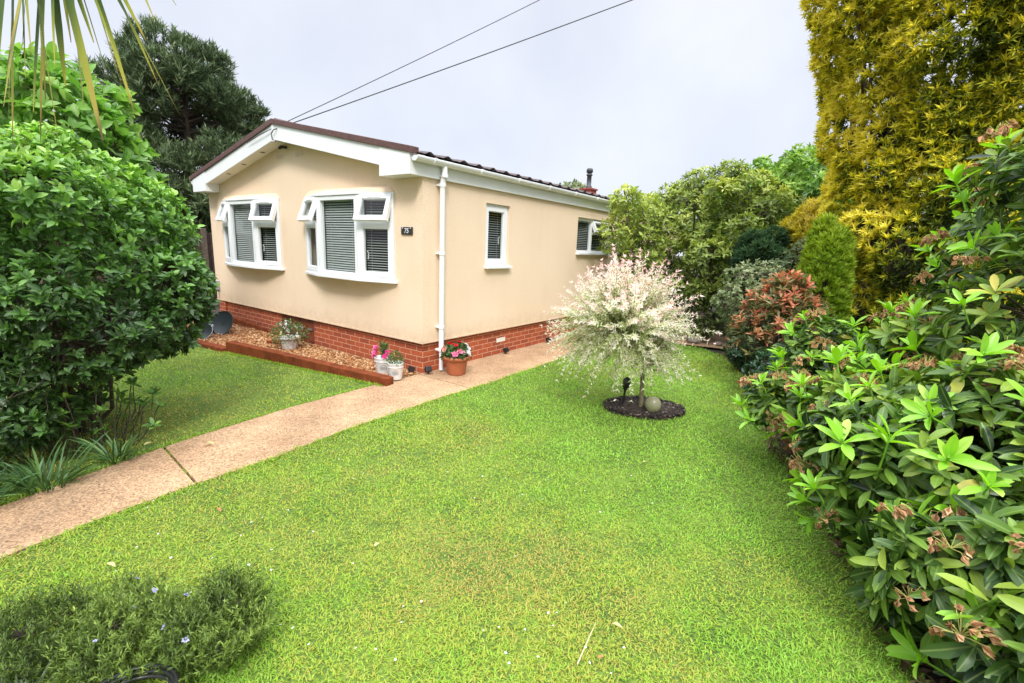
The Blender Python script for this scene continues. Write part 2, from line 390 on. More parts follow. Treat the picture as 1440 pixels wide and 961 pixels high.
M['path'] = mixmat('pinkish exposed aggregate concrete', (.24, .137, .066), (.45, .288, .16), 1.7, .22, .62, .9, .9, 120, 95, .42)
M['earth'] = mixmat('garden soil', (.028, .022, .014), (.06, .045, .028), 3, .3, .7, .95, 1, 40, 60, .4)
M['turf'] = mixmat('turf thatch', (.05, .10, .008), (.13, .19, .02), 2.5, .3, .7, .95, .8, 90, 90, .45)
M['gravelbase'] = mixmat('gravel bed', (.30, .16, .06), (.46, .28, .12), 8, .3, .7, .9, .9, 50, 60, .4)

# ------------------------------------------------------------------ the setting
g = MB(); g.add([(-300, -300, -.06), (300, -300, -.06), (300, 300, -.06), (-300, 300, -.06)], [(0, 1, 2, 3)])
tag(g.build('ground', M['earth']), kind='structure')
PX0, PX1 = -.05, .91
rs = random.Random(3)
def pedge(y, side):                                   # slightly uneven path edges
    if side: return PX1-.04+.012*math.sin(y*2.3)+.010*math.sin(y*5.1+1)+float(np.interp(-y, [0, 1.6, 2.9, 3.55, 3.95, 6], [0, 0, .095, .125, .20, .6]))
    return PX0+.010*math.sin(y*2.9+.5)+float(np.interp(-y, [0, 1.8, 2.8, 3.3, 3.86, 6], [0, 0, .16, .27, .42, 1.1]))
pm = MB()
def slab(y0, y1, jy0=0, jy1=0):
    n = max(2, int((y1-y0)/.12)); L_ = []; R_ = []
    for i in range(n+1):
        f = i/n; y = y0+(y1-y0)*f
        L_.append((pedge(y, 0), y)); R_.append((pedge(y, 1), y+(jy0*(1-f)+jy1*f)))
    vs_ = [(x, y, .006) for x, y in L_]+[(x, y, .006) for x, y in R_]+[(x, y, -.05) for x, y in L_]+[(x, y, -.05) for x, y in R_]; k = n+1
    fs = [(i, k+i, k+i+1, i+1) for i in range(n)]+[(i, i+1, 2*k+i+1, 2*k+i) for i in range(n)]+[(k+i, 3*k+i, 3*k+i+1, k+i+1) for i in range(n)]
    fs += [(0, 2*k, 3*k, k), (n, k+n, 3*k+n, 2*k+n)]
    pm.add(vs_, fs)
slab(-9, -2.93, 0, -.07); slab(-2.912, -.035, -.07, 0); slab(-.02, 4.2); slab(4.22, 11)
tag(pm.build('path', M['path']), kind='structure')
def poly_sheet(name, pts, z, mat):
    b = MB(); b.add([(x, y, z) for x, y in pts], [tuple(range(len(pts)))]); return tag(b.build(name, mat), kind='structure')
LAWN_R = [(.86, 4.9), (.86, -1.6), (.95, -2.9), (.99, -3.55), (1.07, -3.95), (1.45, -6), (1.9, -8), (5.6, -8), (5.5, -3.2), (5.0, -2.2), (4.86, -1.55), (4.66, -.95), (4.46, -.3), (4.1, .5), (3.92, 1.2), (3.85, 2.1), (3.3, 3.2), (2.75, 4.4), (2.3, 4.75), (1.75, 4.85)]
LAWN_L = [(2.2, -8), (1.05, -6), (.37, -3.86), (.22, -3.3), (.11, -2.8), (-.05, -1.8), (-.05, -.62), (-2.9, -1.12), (-6.5, -1.5), (-9, -1.6), (-9, -8)]
poly_sheet('lawn', LAWN_R, 0.0, M['turf']); poly_sheet('lawn', LAWN_L, 0.0, M['turf'])
poly_sheet('gravel_bed', [(-.05, -.63), (-.05, -.002), (-6.05, -.002), (-6.05, -1.45), (-2.9, -1.1)], .012, M['gravelbase'])
poly_sheet('back_path', [(.95, 4.95), (1.75, 4.9), (3.1, 5.2), (3.2, 6.6), (.95, 6.8)], -.01, M['path'])

# ------------------------------------------------------------------ the bungalow
HW, HL = 6.03, 10.0
house = thing('park_home', 'cream rendered single storey park home with white trim and red brick base', 'house', (-3.0, 5.0, 0))
hp = Vector(house.location)
def hb(mb, name, mat, parent=None, bevel=0):
    """build in world coordinates, then hang under the house"""
    o = mb.build(name, mat, None, bevel)
    p = parent or house
    o.parent = p; o.location = -hp if p is house else (0, 0, 0)
    return o
XR = -3.0
def rake(x, top): return top-.212*abs(x-XR)           # roof line
def wallpanel(mb, s0, s1, z0, topf, holes, f, depth):
    """a wall face with rectangular openings; f(s,z,d) -> 3D with d into the room"""
    ss = sorted({s0, s1, *[h[0] for h in holes], *[h[1] for h in holes], *([XR] if s0 < XR < s1 and topf(XR) != topf(s0) else [])})
    for a, b in zip(ss[:-1], ss[1:]):
        hs = sorted([h for h in holes if h[0] <= a+1e-6 and h[1] >= b-1e-6], key=lambda h: h[2])
        z = z0
        for h in hs:
            mb.add([f(a, z, 0), f(b, z, 0), f(b, h[2], 0), f(a, h[2], 0)], [(0, 1, 2, 3)]); z = h[3]
        mb.add([f(a, z, 0), f(b, z, 0), f(b, topf(b), 0), f(a, topf(a), 0)], [(0, 1, 2, 3)])
    for h in holes:
        q = [(h[0], h[2]), (h[1], h[2]), (h[1], h[3]), (h[0], h[3])]
        for i in range(4):
            a, b = q[i], q[(i+1) % 4]
            mb.add([f(*a, 0), f(*b, 0), f(*b, depth), f(*a, depth)], [(0, 1, 2, 3)])
Z0 = .425
BAYS = [(-5.425, -3.365), (-2.585, -.51)]; BZ0, BZ1 = 1.20, 2.30
fh = [(a+.04, b-.04, BZ0+.02, BZ1-.02) for a, b in BAYS]
SW = [(1.225, 1.80, 1.37, 2.30), (3.96, 5.35, 1.60, 2.30)]
w = MB()
wallpanel(w, -HW, 0, Z0, lambda x: rake(x, 3.17), fh, lambda s, z, d: (s, d, z), .10)
wallpanel(w, 0, HL, Z0, lambda y: 2.56, SW, lambda s, z, d: (-d, s, z), .09)
wallpanel(w, 0, HL, Z0, lambda y: 2.56, [], lambda s, z, d: (-HW+d, s, z), .09)
wallpanel(w, -HW, 0, Z0, lambda x: rake(x, 3.17), [], lambda s, z, d: (s, HL-d, z), .09)
w.add([(-HW, 0, Z0), (0, 0, Z0), (0, HL, Z0), (-HW, HL, Z0)], [(0, 1, 2, 3)])
hb(w, 'wall', M['render'])
# dark rooms behind the windows
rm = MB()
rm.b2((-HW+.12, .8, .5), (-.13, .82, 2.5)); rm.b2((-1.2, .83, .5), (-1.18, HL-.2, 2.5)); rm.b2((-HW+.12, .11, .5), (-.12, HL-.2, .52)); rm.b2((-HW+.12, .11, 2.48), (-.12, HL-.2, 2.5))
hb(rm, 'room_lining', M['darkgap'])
# brick base with the boarded hatch
sk = MB()
sb = .045
sk.b2((-2.6, sb, -.05), (-sb, sb+.1, Z0+.02)); sk.b2((-HW+sb, sb, -.05), (-3.62, sb+.1, Z0+.02))
sk.b2((-sb-.1, sb+.1, -.05), (-sb, HL-sb, Z0+.02)); sk.b2((-HW+sb, sb+.1, -.05), (-HW+sb+.1, HL-sb, Z0+.02))
hb(sk, 'brick_base', M['brick'])
pl_ = MB(); pl_.b2((-HW+sb, sb-.035, -.05), (-HW+.32, sb-.002, Z0-.02)); hb(pl_, 'brick_pier', M['brick'])
hd = MB()
for i in range(9):
    x0 = -3.62+i*.1133; hd.b2((x0+.003, sb+.012+(.004 if i % 2 else 0), -.03), (x0+.1105, sb+.06, Z0+.01))
ho = hb(hd, 'hatch_door', M['door'], bevel=.003)
hx = MB(); hx.b2((-2.78, sb-.012, .22), (-2.66, sb+.010, .25)); o = hb(hx, 'bolt', M['metalring'], ho)
av = MB(); av.b2((-sb-.002, 1.62, .195), (-sb+.006, 1.84, .262)); hb(av, 'air_brick', M['soffit'])
# pale bead under the render
bd = MB(); bd.b2((-HW-.006, -.008, Z0-.012), (.008, -.001, Z0+.008)); bd.b2((.001, .0, Z0-.012), (.008, HL, Z0+.008)); hb(bd, 'render_stop_bead', M['render'])
# corner board seen as a faint seam beside the corner
cbm = MB(); cbm.b2((-.006, -.006, Z0+.01), (.006, .10, 2.49)); cbm.b2((-.10, -.006, Z0+.01), (-.0065, .006, 2.49)); hb(cbm, 'corner_board', M['render'])
# roof: two sheets of pantiles
def roof_sheet(sx):
    b = MB(); V = []; ny = 420; ncourse = 9; rows = []
    x_e = .135 if sx > 0 else -HW-.135
    for i in range(ncourse):
        f0, f1 = i/ncourse, (i+1)/ncourse
        rows += [(f0, .0), (f1, .018)]
    y0, y1 = -.19, HL+.2
    for f, lift_ in rows:
        x = XR+(x_e-XR)*f
        for j in range(ny+1):
            y = y0+(y1-y0)*j/ny; ph = (y/.30) % 1
            wv = .016*math.cos(2*PI*ph)+.008*math.cos(4*PI*ph)
            V.append((x, y, rake(x, 3.385)+lift_+wv))
    k = ny+1; F = [(r*k+j, r*k+j+1, (r+1)*k+j+1, (r+1)*k+j) for r in range(len(rows)-1) for j in range(ny)]
    b.add(V, F, False); return b
rf = MB()
for s_ in (1, -1):
    q = roof_sheet(s_); rf.add(q.v, q.f)
rf.b2((XR-2.98, .03, 2.49), (XR+2.98, HL-.03, 2.51))
roof = hb(rf, 'roof', M['tile'])
rg = MB(); rg.tube([(XR, -.2, 3.39), (XR, HL+.2, 3.39)], .07, 10); hb(rg, 'ridge_tile', M['tile'], roof).location = (0, 0, 0)
# gable trim
def rakeboard(z_lo, z_hi, y0, y1, x0, x1, n=1):
    b = MB(); q = [(x0, rake(x0, z_lo)), (x1, rake(x1, z_lo)), (x1, rake(x1, z_hi)), (x0, rake(x0, z_hi))]
    return b.prism(q, lambda p: (p[0], y0, p[1]), lambda p: (p[0], y1, p[1]))
hb(rakeboard(3.366, 3.444, -.262, -.15, XR, .10), 'verge_trim', M['verge'], bevel=.006)
hb(rakeboard(3.366, 3.444, -.262, -.15, -HW-.10, XR), 'verge_trim', M['verge'], bevel=.006)
ba = hb(rakeboard(3.148, 3.375, -.235, -.212, XR+.005, -.505), 'barge_board', M['upvc2'], bevel=.003)
bb = hb(rakeboard(3.148, 3.375, -.235, -.212, -HW+.505, XR-.005), 'barge_board', M['upvc2'], bevel=.003)
jn = MB(); jn.b2((XR-.035, -.243, 3.12), (XR+.035, -.236, 3.365)); hb(jn, 'apex_cover', M['upvc'])
for x0, x1 in ((-.51, .045), (-HW-.045, -HW+.51)):
    b = MB(); q = [(x0, 2.487), (x1, 2.487), (x1, rake(x1, 3.375)), (x0, rake(x0, 3.375))]
    b.prism(q, lambda p: (p[0], -.245, p[1]), lambda p: (p[0], -.003, p[1])); hb(b, 'eaves_box', M['upvc2'], bevel=.004)
sf1 = hb(rakeboard(3.165, 3.18, -.211, -.002, XR, -.51), 'soffit', M['soffit'])
sf2 = hb(rakeboard(3.165, 3.18, -.211, -.002, -HW+.51, XR), 'soffit', M['soffit'])
def svent(x, sf):
    b = MB(); z = rake(x, 3.165)-.004
    b.lathe([(.0, 0), (.034, 0), (.04, .003), (.04, .006)], (x, -.105, z), 14); o = hb(b, 'soffit_vent', M['black'], sf)
for x in (-3.62, -4.28, -4.86): svent(x, sf2)
for x in (-2.4, -1.7, -1.1): svent(x, sf1)
# side trim
fa = MB(); fa.b2((.010, -.003, 2.487), (.045, HL+.1, 2.715)); hb(fa, 'fascia', M['upvc2'], bevel=.003)
fa2 = MB(); fa2.b2((-HW-.045, -.003, 2.487), (-HW-.010, HL+.1, 2.715)); hb(fa2, 'fascia', M['upvc2'])
def gutter(x, sgn):
    b = MB(); n = 10; pr_ = [(x+sgn*.058*(1-math.cos(PI*i/n)), 2.69-.058*math.sin(PI*i/n)) for i in range(n+1)]
    pr2 = [(a+(x+sgn*.058-a)*.06, z+.004) for a, z in pr_]
    poly = pr_+pr2[::-1]
    b.prism(poly, lambda p: (p[0], -.22, p[1]), lambda p: (p[0], HL+.15, p[1]))
    b.prism(pr_, lambda p: (p[0], -.226, p[1]), lambda p: (p[0], -.219, p[1]))
    o = hb(b, 'gutter', M['upvc'])
    return o
gt = gutter(.047, 1); gutter(-HW-.047, -1)
for i in range(12):
    y = .05+i*.87; b = MB(); n = 8
    p0 = [(.047+.066*(1-math.cos(PI*k/n))-.004, 2.692-.066*math.sin(PI*k/n)) for k in range(n+1)]
    b.prism(p0+[(p0[-1][0], 2.70), (.047, 2.70)], lambda p: (p[0], y, p[1]), lambda p: (p[0], y+.03, p[1])); hb(b, 'gutter_clip', M['upvc'], gt)
dp = MB(); px, py = .072, .27
dp.tube([(.108, py, 2.64), (.108, py, 2.575), (.105, py, 2.55), (px+.005, py, 2.46), (px, py, 2.435), (px, py, .30)], .034, 14)
dp.tube([(px, py, .30), (px, py, .03)], .029, 14)
dpo = hb(dp, 'downpipe', M['upvc'])
for z in (2.42, 2.53, 1.58, .62, .31):
    b = MB(); b.tube([(px+(.036 if z > 2.5 else 0), py, z-.022), (px+(.036 if z > 2.5 else 0), py, z+.022)], .042, 14); b.b2((.001, py-.045, z-.012), (px-.01, py+.045, z+.012)); hb(b, 'pipe_clip', M['upvc'], dpo)
# gable vents, lamp, cable box
for x in (-3.28, -2.71):
    b = MB(); b.b2((x-.10, -.010, 2.93), (x+.10, -.002, 2.995))
    for k in range(4): b.b2((x-.085, -.016, 2.938+k*.014), (x+.085, -.0105, 2.946+k*.014))
    hb(b, 'air_vent', M['ventbox'])
b = MB(); b.box((-3.02, -.08, 3.07), (.07, .09, .035)); b.tube([(-3.02, -.10, 3.06), (-3.02, -.15, 3.045)], .02, 10); hb(b, 'floodlight', M['black'])
b = MB(); b.b2((-5.96, -.045, .62), (-5.86, -.002, .80)); mo = hb(b, 'junction_box', M['grey'], bevel=.006)
b = MB(); b.tube([(-5.91, -.02, .62), (-5.91, -.015, .50), (-5.93, -.012, .44)], .006, 6); hb(b, 'wire', M['grey'], mo)
# chimney
b = MB(); b.b2((-1.34, 6.42, 2.9), (-1.06, 6.72, 3.12)); b.b2((-1.365, 6.395, 3.121), (-1.035, 6.745, 3.16)); ch = hb(b, 'chimney', M['chimney'], roof); ch.location = (0, 0, 0)
b = MB(); b.lathe([(.075, 3.161), (.075, 3.22), (.055, 3.23), (.055, 3.46), (.075, 3.465), (.075, 3.49), (.055, 3.495), (.055, 3.53), (.078, 3.535), (.078, 3.60), (.06, 3.63), (0, 3.63)], (-1.2, 6.57, 0), 16)
fl = hb(b, 'flue', M['flue'], roof); fl.location = (0, 0, 0)

# windows -------------------------------------------------------------
def frame_bars(mb, F_, s0, s1, z0, z1, wd_, d0, d1):
    """rectangular ring of bars in facet space (s along, d outwards, z)"""
    mb.b2((s0, d0, z0), (s0+wd_, d1, z1), F_); mb.b2((s1-wd_, d0, z0), (s1, d1, z1), F_)
    mb.b2((s0+wd_, d0, z0), (s1-wd_, d1, z0+wd_), F_); mb.b2((s0+wd_, d0, z1-wd_), (s1-wd_, d1, z1), F_)
def facet(p0, p1):
    """matrix taking (s, d, z): s along p0->p1, d outward (to the right hand side of travel)"""
    p0, p1 = Vector(p0), Vector(p1); a = (p1-p0).normalized(); n = Vector((a.y, -a.x, 0))
    return Matrix(((a.x, n.x, 0, p0.x), (a.y, n.y, 0, p0.y), (0, 0, 1, 0), (0, 0, 0, 1)))
def pane(F_, s0, s1, z0, z1, d, parent, name='pane'):
    b = MB(); b.add([F_ @ Vector(q) for q in ((s0, d, z0), (s1, d, z0), (s1, d, z1), (s0, d, z1))], [(0, 1, 2, 3)]); return hb(b, name, M['glass'], parent)
def blind(F_, s0, s1, z0, z1, d, parent, pitch=.034, tilt=38):
    b = MB(); n = int((z1-z0)/pitch)
    for i in range(n):
        z = z1-.02-i*pitch; c, s_ = .0125*math.cos(RAD(tilt)), .0125*math.sin(RAD(tilt))
        b.add([F_ @ Vector(q) for q in ((s0, d-c, z+s_), (s1, d-c, z+s_), (s1, d+c, z-s_), (s0, d+c, z-s_))], [(0, 1, 2, 3)])
    b.b2((s0, d-.014, z1-.015), (s1, d+.014, z1), F_)
    for q in (.2, .8): b.b2((s0+(s1-s0)*q-.002, d+.013, z0+.02), (s0+(s1-s0)*q+.002, d+.0145, z1), F_)
    return hb(b, 'blind', M['blind'], parent)
def sash(F_, s0, s1, z0, z1, ang, parent, handle=False, vent=False):
    """top hung opening light swung out by ang about its top edge, or a shut casement (ang=0)"""
    H = F_ @ Matrix.Translation((0, .012, z1)) @ Matrix.Rotation(RAD(-ang), 4, 'X') @ Matrix.Translation((0, 0, -z1)) if ang else F_ @ Matrix.Translation((0, .012, 0))
    if ang:   # rotate about the s axis so that the bottom goes to +d
        H = F_ @ Matrix.Translation((0, .012, z1)) @ Matrix.Rotation(RAD(ang), 4, 'X') @ Matrix.Translation((0, 0, -z1))
    b = MB(); frame_bars(b, H, s0, s1, z0, z1, .062, -.03, .03); frame_bars(b, H, s0+.055, s1-.055, z0+.055, z1-.055, .014, -.02, .02)
    if vent: b.b2(((s0+s1)/2-.11, .031, z1-.05), ((s0+s1)/2+.11, .040, z1-.034), H)
    o = hb(b, 'opening_light' if ang else 'casement', M['upvc'], parent, bevel=.003)
    pane(H, s0+.065, s1-.065, z0+.065, z1-.065, 0, parent)
    if handle:
        b = MB(); hs = s0+.075 if handle == 'l' else s1-.075; zc = (z0+z1)/2-.06
        b.tube([H @ Vector((hs, -.055, zc-.06)), H @ Vector((hs, -.062, zc+.02)), H @ Vector((hs, -.04, zc+.05))], .009, 8); hb(b, 'handle', M['upvc'], parent)
    return o
def bay(x0, x1):
    D = .135; l = .575
    P_ = [(x0, 0, 0), (x0+l, -D, 0), (x1-l, -D, 0), (x1, 0, 0)]
    fr = MB(); Fs = [facet(P_[i], P_[i+1]) for i in range(3)]; Ls = [(Vector(P_[i+1])-Vector(P_[i])).length for i in range(3)]
    zt = 1.93
    for i in range(3):
        frame_bars(fr, Fs[i], .006, Ls[i]-.006, BZ0, BZ1, .06, -.03, .035)
        if i != 1: fr.b2((.066, -.03, zt-.03), (Ls[i]-.066, .035, zt+.03), Fs[i])
    for p in P_[1:3]: fr.lathe([(0, BZ0), (.034, BZ0), (.034, BZ1), (0, BZ1)], (p[0], p[1]-.006, 0), 10)
    o = hb(fr, 'bay_window', M['upvc'], bevel=.003); loc0 = o
    # cill and head follow the bow
    def poly(off, side): return [(x0-side, .0), (x0-side, -off*.55), (x0+l-.02, -D-off), (x1-l+.02, -D-off), (x1+side, -off*.55), (x1+side, .0)]
    c = MB(); c.prism(poly(.085, .045), lambda p: (p[0], p[1], BZ0-.042), lambda p: (p[0], p[1], BZ0-.002)); hb(c, 'cill', M['upvc'], o, bevel=.005)
    c = MB(); c.prism(poly(.012, .0), lambda p: (p[0], p[1]+.002*0, BZ0-.16), lambda p: (p[0], p[1], BZ0-.043))
    hd_ = MB(); a = poly(.05, .0)
    hd_.prism(a, lambda p: (p[0], p[1], BZ1+.002), lambda p: (p[0], p[1], BZ1+.026)); hb(hd_, 'head_board', M['upvc2'], o, bevel=.003)
    cp = MB(); n = len(a); top = [((p[0]-(x0+x1)/2)*.90+(x0+x1)/2, min(p[1]*.25, -.0), BZ1+.105) for p in a]
    bot = [(p[0], p[1]*.97, BZ1+.027) for p in a]
    cp.add(bot+top, [(i, i+1, n+i+1, n+i) for i in range(n-1)]+[tuple(range(n, 2*n))]); hb(cp, 'bay_canopy', M['render'], o)
    # glazing
    pane(Fs[1], .06, Ls[1]-.06, BZ0+.06, BZ1-.06, 0, o); blind(Fs[1], .05, Ls[1]-.05, BZ0+.05, BZ1-.05, -.055, o, .034, 56)
    for i, hd2 in ((0, 'r'), (2, 'l')):
        sash(Fs[i], .03, Ls[i]-.03, BZ0+.03, zt-.006, 0, o, handle=hd2)
        sash(Fs[i], .03, Ls[i]-.03, zt+.006, BZ1-.005, 20, o, vent=True)
        blind(Fs[i], .06, Ls[i]-.06, BZ0+.05, BZ1-.06, -.075, o, .034, 24)
    return o
for a, b_ in BAYS: bay(a, b_)
def side_window(y0, y1, z0, z1, kind):
    F_ = facet((-.075, y0, 0), (-.075, y1, 0)); L_ = y1-y0
    b = MB(); frame_bars(b, F_, .002, L_-.002, z0+.03, z1-.002, .055, -.03, .03)
    if kind == 2: b.b2((L_*.46, -.03, z0+.085), (L_*.46+.06, .03, z1-.057), F_); b.b2((L_*.46+.06, -.03, z1-.30), (L_-.057, .03, z1-.25), F_)
    o = hb(b, 'casement_window', M['upvc'], bevel=.003)
    c = MB(); c.b2((-.02, .03, z0-.002), (L_+.02, .14, z0+.035), F_); hb(c, 'cill', M['upvc'], o, bevel=.004)
    if kind == 1:
        sash(F_, .04, L_-.04, z0+.07, z1-.04, 0, o, handle='r'); blind(F_, .06, L_-.06, z0+.08, z1-.05, -.06, o, .034, 25)
    else:
        pane(F_, .055, L_*.46, z0+.085, z1-.057, 0, o); pane(F_, L_*.46+.06, L_-.055, z0+.085, z1-.30, 0, o)
        sash(F_, L_*.46+.03, L_-.025, z1-.275, z1-.02, 24, o)
        blind(F_, .06, L_-.06, z0+.08, z1-.06, -.06, o, .034, 30)
    return o
side_window(*SW[0], 1); side_window(*SW[1], 2)
for o in list(house.children):
    pass

# number sign on the front wall
sg = thing('house_number_sign', 'small dark slate house number sign reading 75 beside the right bay window', 'sign', (-.275, -.003, 1.845))
b = MB(); b.b2((-.105, -.016, -.047), (.105, 0, .047)); b.build('plate', M['slate'], sg, .004)
cu = bpy.data.curves.new('numerals', 'FONT'); cu.body = '75'; cu.size = .085; cu.extrude = .0015; cu.align_x = 'CENTER'; cu.align_y = 'CENTER'; cu.shear = .12
tmp = bpy.data.objects.new('numerals', cu); COL.objects.link(tmp); bpy.context.view_layer.update()
me = bpy.data.meshes.new_from_object(tmp.evaluated_get(bpy.context.evaluated_depsgraph_get())); COL.objects.unlink(tmp); bpy.data.objects.remove(tmp)
me.materials.clear(); me.materials.append(M['numeral'])
o = link(bpy.data.objects.new('numerals', me), sg); o.rotation_euler = (PI/2, 0, 0); o.location = (0, -.0185, -.002)
for sx in (-1, 1):
    b = MB(); b.tube([(sx*.075, -.0165, .034), (sx*.075, -.020, .034)], .008, 8); b.build('screw', M['numeral'], sg)

# overhead cables to a pole out of sight
def cable(name, pts, r, label):
    b = MB(); P_ = []
    for (a, c), n in zip(zip(pts[:-1], pts[1:]), [6]*(len(pts)-2)+[40]):
        for i in range(n): P_.append(Vector(a).lerp(Vector(c), i/n))
    P_.append(Vector(pts[-1])); k = len(P_)-40-1
    for i in range(k, len(P_)):
        f = (i-k)/40; P_[i].z -= 1.1*f*(1-f)
    b.tube(P_, r, 5); tag(b.build(name, M['cable']), label, 'cable')
E1 = Vector((-.991, 3.056, 5.837)); E2 = Vector((.654, 2.871, 5.366))
A1 = Vector((-3.05, -.27, 3.28)); A2 = Vector((-2.92, -.27, 3.27))
cable('overhead_cable', [(-3.75, -.27, 3.16), (-3.4, -.275, 3.225), A1, A1+(E1-A1)*4.6], .007, 'thin upper overhead cable running from the left barge board up into the sky')
cable('overhead_cable', [(-3.0, -.2, 3.12), (-2.98, -.265, 3.15), (-2.99, -.27, 3.22), A2, A2+(E2-A2)*4.6], .008, 'thicker lower overhead cable looped to the gable apex of the cream house')

# ------------------------------------------------------------------ things by the house wall
rng = np.random.default_rng(11)
def sleeper(name, label, a, b, w_, z0a, z1a, z0b, z1b, group=None):
    """a timber laid from a to b (plan), w_ wide towards the house"""
    a, b = Vector((*a, 0)), Vector((*b, 0)); d = (b-a).normalized(); n = Vector((-d.y, d.x, 0))
    if n.y < 0: n = -n
    mb = MB(); N_ = 14; V = []; F = []
    for i in range(N_+1):
        f = i/N_; p = a.lerp(b, f); z0 = z0a+(z0b-z0a)*f; z1 = z1a+(z1b-z1a)*f
        j = lambda: rs.uniform(-.003, .003)
        V += [(p.x, p.y+j(), z0), (p.x+n.x*w_, p.y+n.y*w_+j(), z0), (p.x+n.x*w_, p.y+n.y*w_+j(), z1+j()), (p.x, p.y+j(), z1+j())]
    for i in range(N_):
        for k in range(4): F.append((i*4+k, i*4+(k+1) % 4, i*4+4+(k+1) % 4, i*4+4+k))
    F += [(0, 1, 2, 3), (N_*4+3, N_*4+2, N_*4+1, N_*4)]
    mb.add(V, F); o = mb.build(name, M['timber'], None, .008)
    return tag(o, label, 'sleeper', group)
sleeper('timber_sleeper', 'long red brown timber sleeper edging the gravel bed beside the path', (-2.93, -1.17), (.09, -.66), .13, -.05, .165, -.05, .10)
sleeper('timber_sleeper', 'short low red brown timber at the left end of the gravel bed', (-4.3, -1.36), (-2.955, -1.205), .14, -.05, .055, -.05, .06)
sleeper('timber_sleeper', 'timber board standing against the brick base behind the white planter', (-5.6, -.10), (-2.95, -.075), .055, -.02, .16, -.02, .06)
sleeper('timber_block', 'small dark timber offcut lying on the gravel between the sleepers', (-3.05, -.52), (-2.72, -.42), .12, .0, .07, .0, .07)

# gravel pebbles: nobody could count them
def icosa():
    p = (1+5**.5)/2
    v = np.array([(-1, p, 0), (1, p, 0), (-1, -p, 0), (1, -p, 0), (0, -1, p), (0, 1, p), (0, -1, -p), (0, 1, -p), (p, 0, -1), (p, 0, 1), (-p, 0, -1), (-p, 0, 1)])/1.9
    f = np.array([(0, 11, 5), (0, 5, 1), (0, 1, 7), (0, 7, 10), (0, 10, 11), (1, 5, 9), (5, 11, 4), (11, 10, 2), (10, 7, 6), (7, 1, 8), (3, 9, 4), (3, 4, 2), (3, 2, 6), (3, 6, 8), (3, 8, 9), (4, 9, 5), (2, 4, 11), (6, 2, 10), (8, 6, 7), (9, 8, 1)])
    return v, f
def chips(name, P, size, flat, mat, seed, smooth=True):
    r_ = np.random.default_rng(seed); v, f = icosa(); n = len(P)
    sc_ = (size*r_.uniform(.55, 1.3, size=(n, 1)))*np.stack([r_.uniform(.7, 1.2, n), r_.uniform(.6, 1., n), flat*r_.uniform(.7, 1.2, n)], 1)
    an = r_.random(n)*6.28; c, s_ = np.cos(an), np.sin(an)
    q = v[None]*sc_[:, None, :]*(1+r_.normal(size=(n, 12, 1))*.10)
    tl = r_.normal(size=(n, 1))*.35
    q = np.stack([q[..., 0]*c[:, None]-q[..., 1]*s_[:, None], q[..., 0]*s_[:, None]+q[..., 1]*c[:, None], q[..., 2]+q[..., 0]*tl], -1)+P[:, None, :]
    loops = (np.arange(n)[:, None]*12+f.ravel()[None]).ravel(); starts = np.arange(n*20)*3
    return npmesh(name, q.reshape(-1, 3), loops, starts, mat, None, {'t': np.repeat(r_.random(n), 12)}, smooth)
def tmat(name, stops, rough=.8, bump=.3, bscale=60):
    m_, t, b = newmat(name); a = t.nodes.new('ShaderNodeAttribute'); a.attribute_name = 't'
    r = t.nodes.new('ShaderNodeValToRGB'); cr = r.color_ramp
    while len(cr.elements) < len(stops): cr.elements.new(.5)
    for e, (p, c) in zip(cr.elements, stops): e.position = p; e.color = tuple(c)+(1,)
    t.links.new(a.outputs['Fac'], r.inputs[0]); t.links.new(r.outputs[0], b.inputs['Base Color']); b.inputs['Roughness'].default_value = rough
    tc = t.nodes.new('ShaderNodeTexCoord'); n2 = t.nodes.new('ShaderNodeTexNoise'); n2.inputs['Scale'].default_value = bscale; bp = t.nodes.new('ShaderNodeBump'); bp.inputs['Strength'].default_value = bump; bp.inputs['Distance'].default_value = .005
    t.links.new(tc.outputs['Object'], n2.inputs['Vector']); t.links.new(n2.outputs['Fac'], bp.inputs['Height']); t.links.new(bp.outputs[0], b.inputs['Normal'])
    return m_
M['pebble'] = tmat('golden gravel', [(0, (.15, .05, .014)), (.35, (.31, .125, .038)), (.7, (.42, .21, .08)), (1, (.58, .40, .23))])
M['chip'] = tmat('dark bark chips', [(0, (.010, .007, .006)), (.6, (.028, .018, .014)), (.9, (.06, .04, .03)), (1, (.20, .16, .13))])
n = 9000; xs = rng.uniform(-5.5, -.06, n); f_ = (xs+2.93)/3.02
yl = np.where(xs > -2.93, -1.17+.51*f_+.13, -1.36+(xs+4.3)*.115+.14); ys = yl+rng.random(n)*(-.06-yl)
keep = ys < -.06
chips_o = chips('gravel', np.stack([xs, ys, rng.uniform(.012, .035, n)], 1)[keep], .020, .65, M['pebble'], 4)
tag(chips_o, 'golden gravel filling the bed along the house wall', 'gravel', kind='stuff')

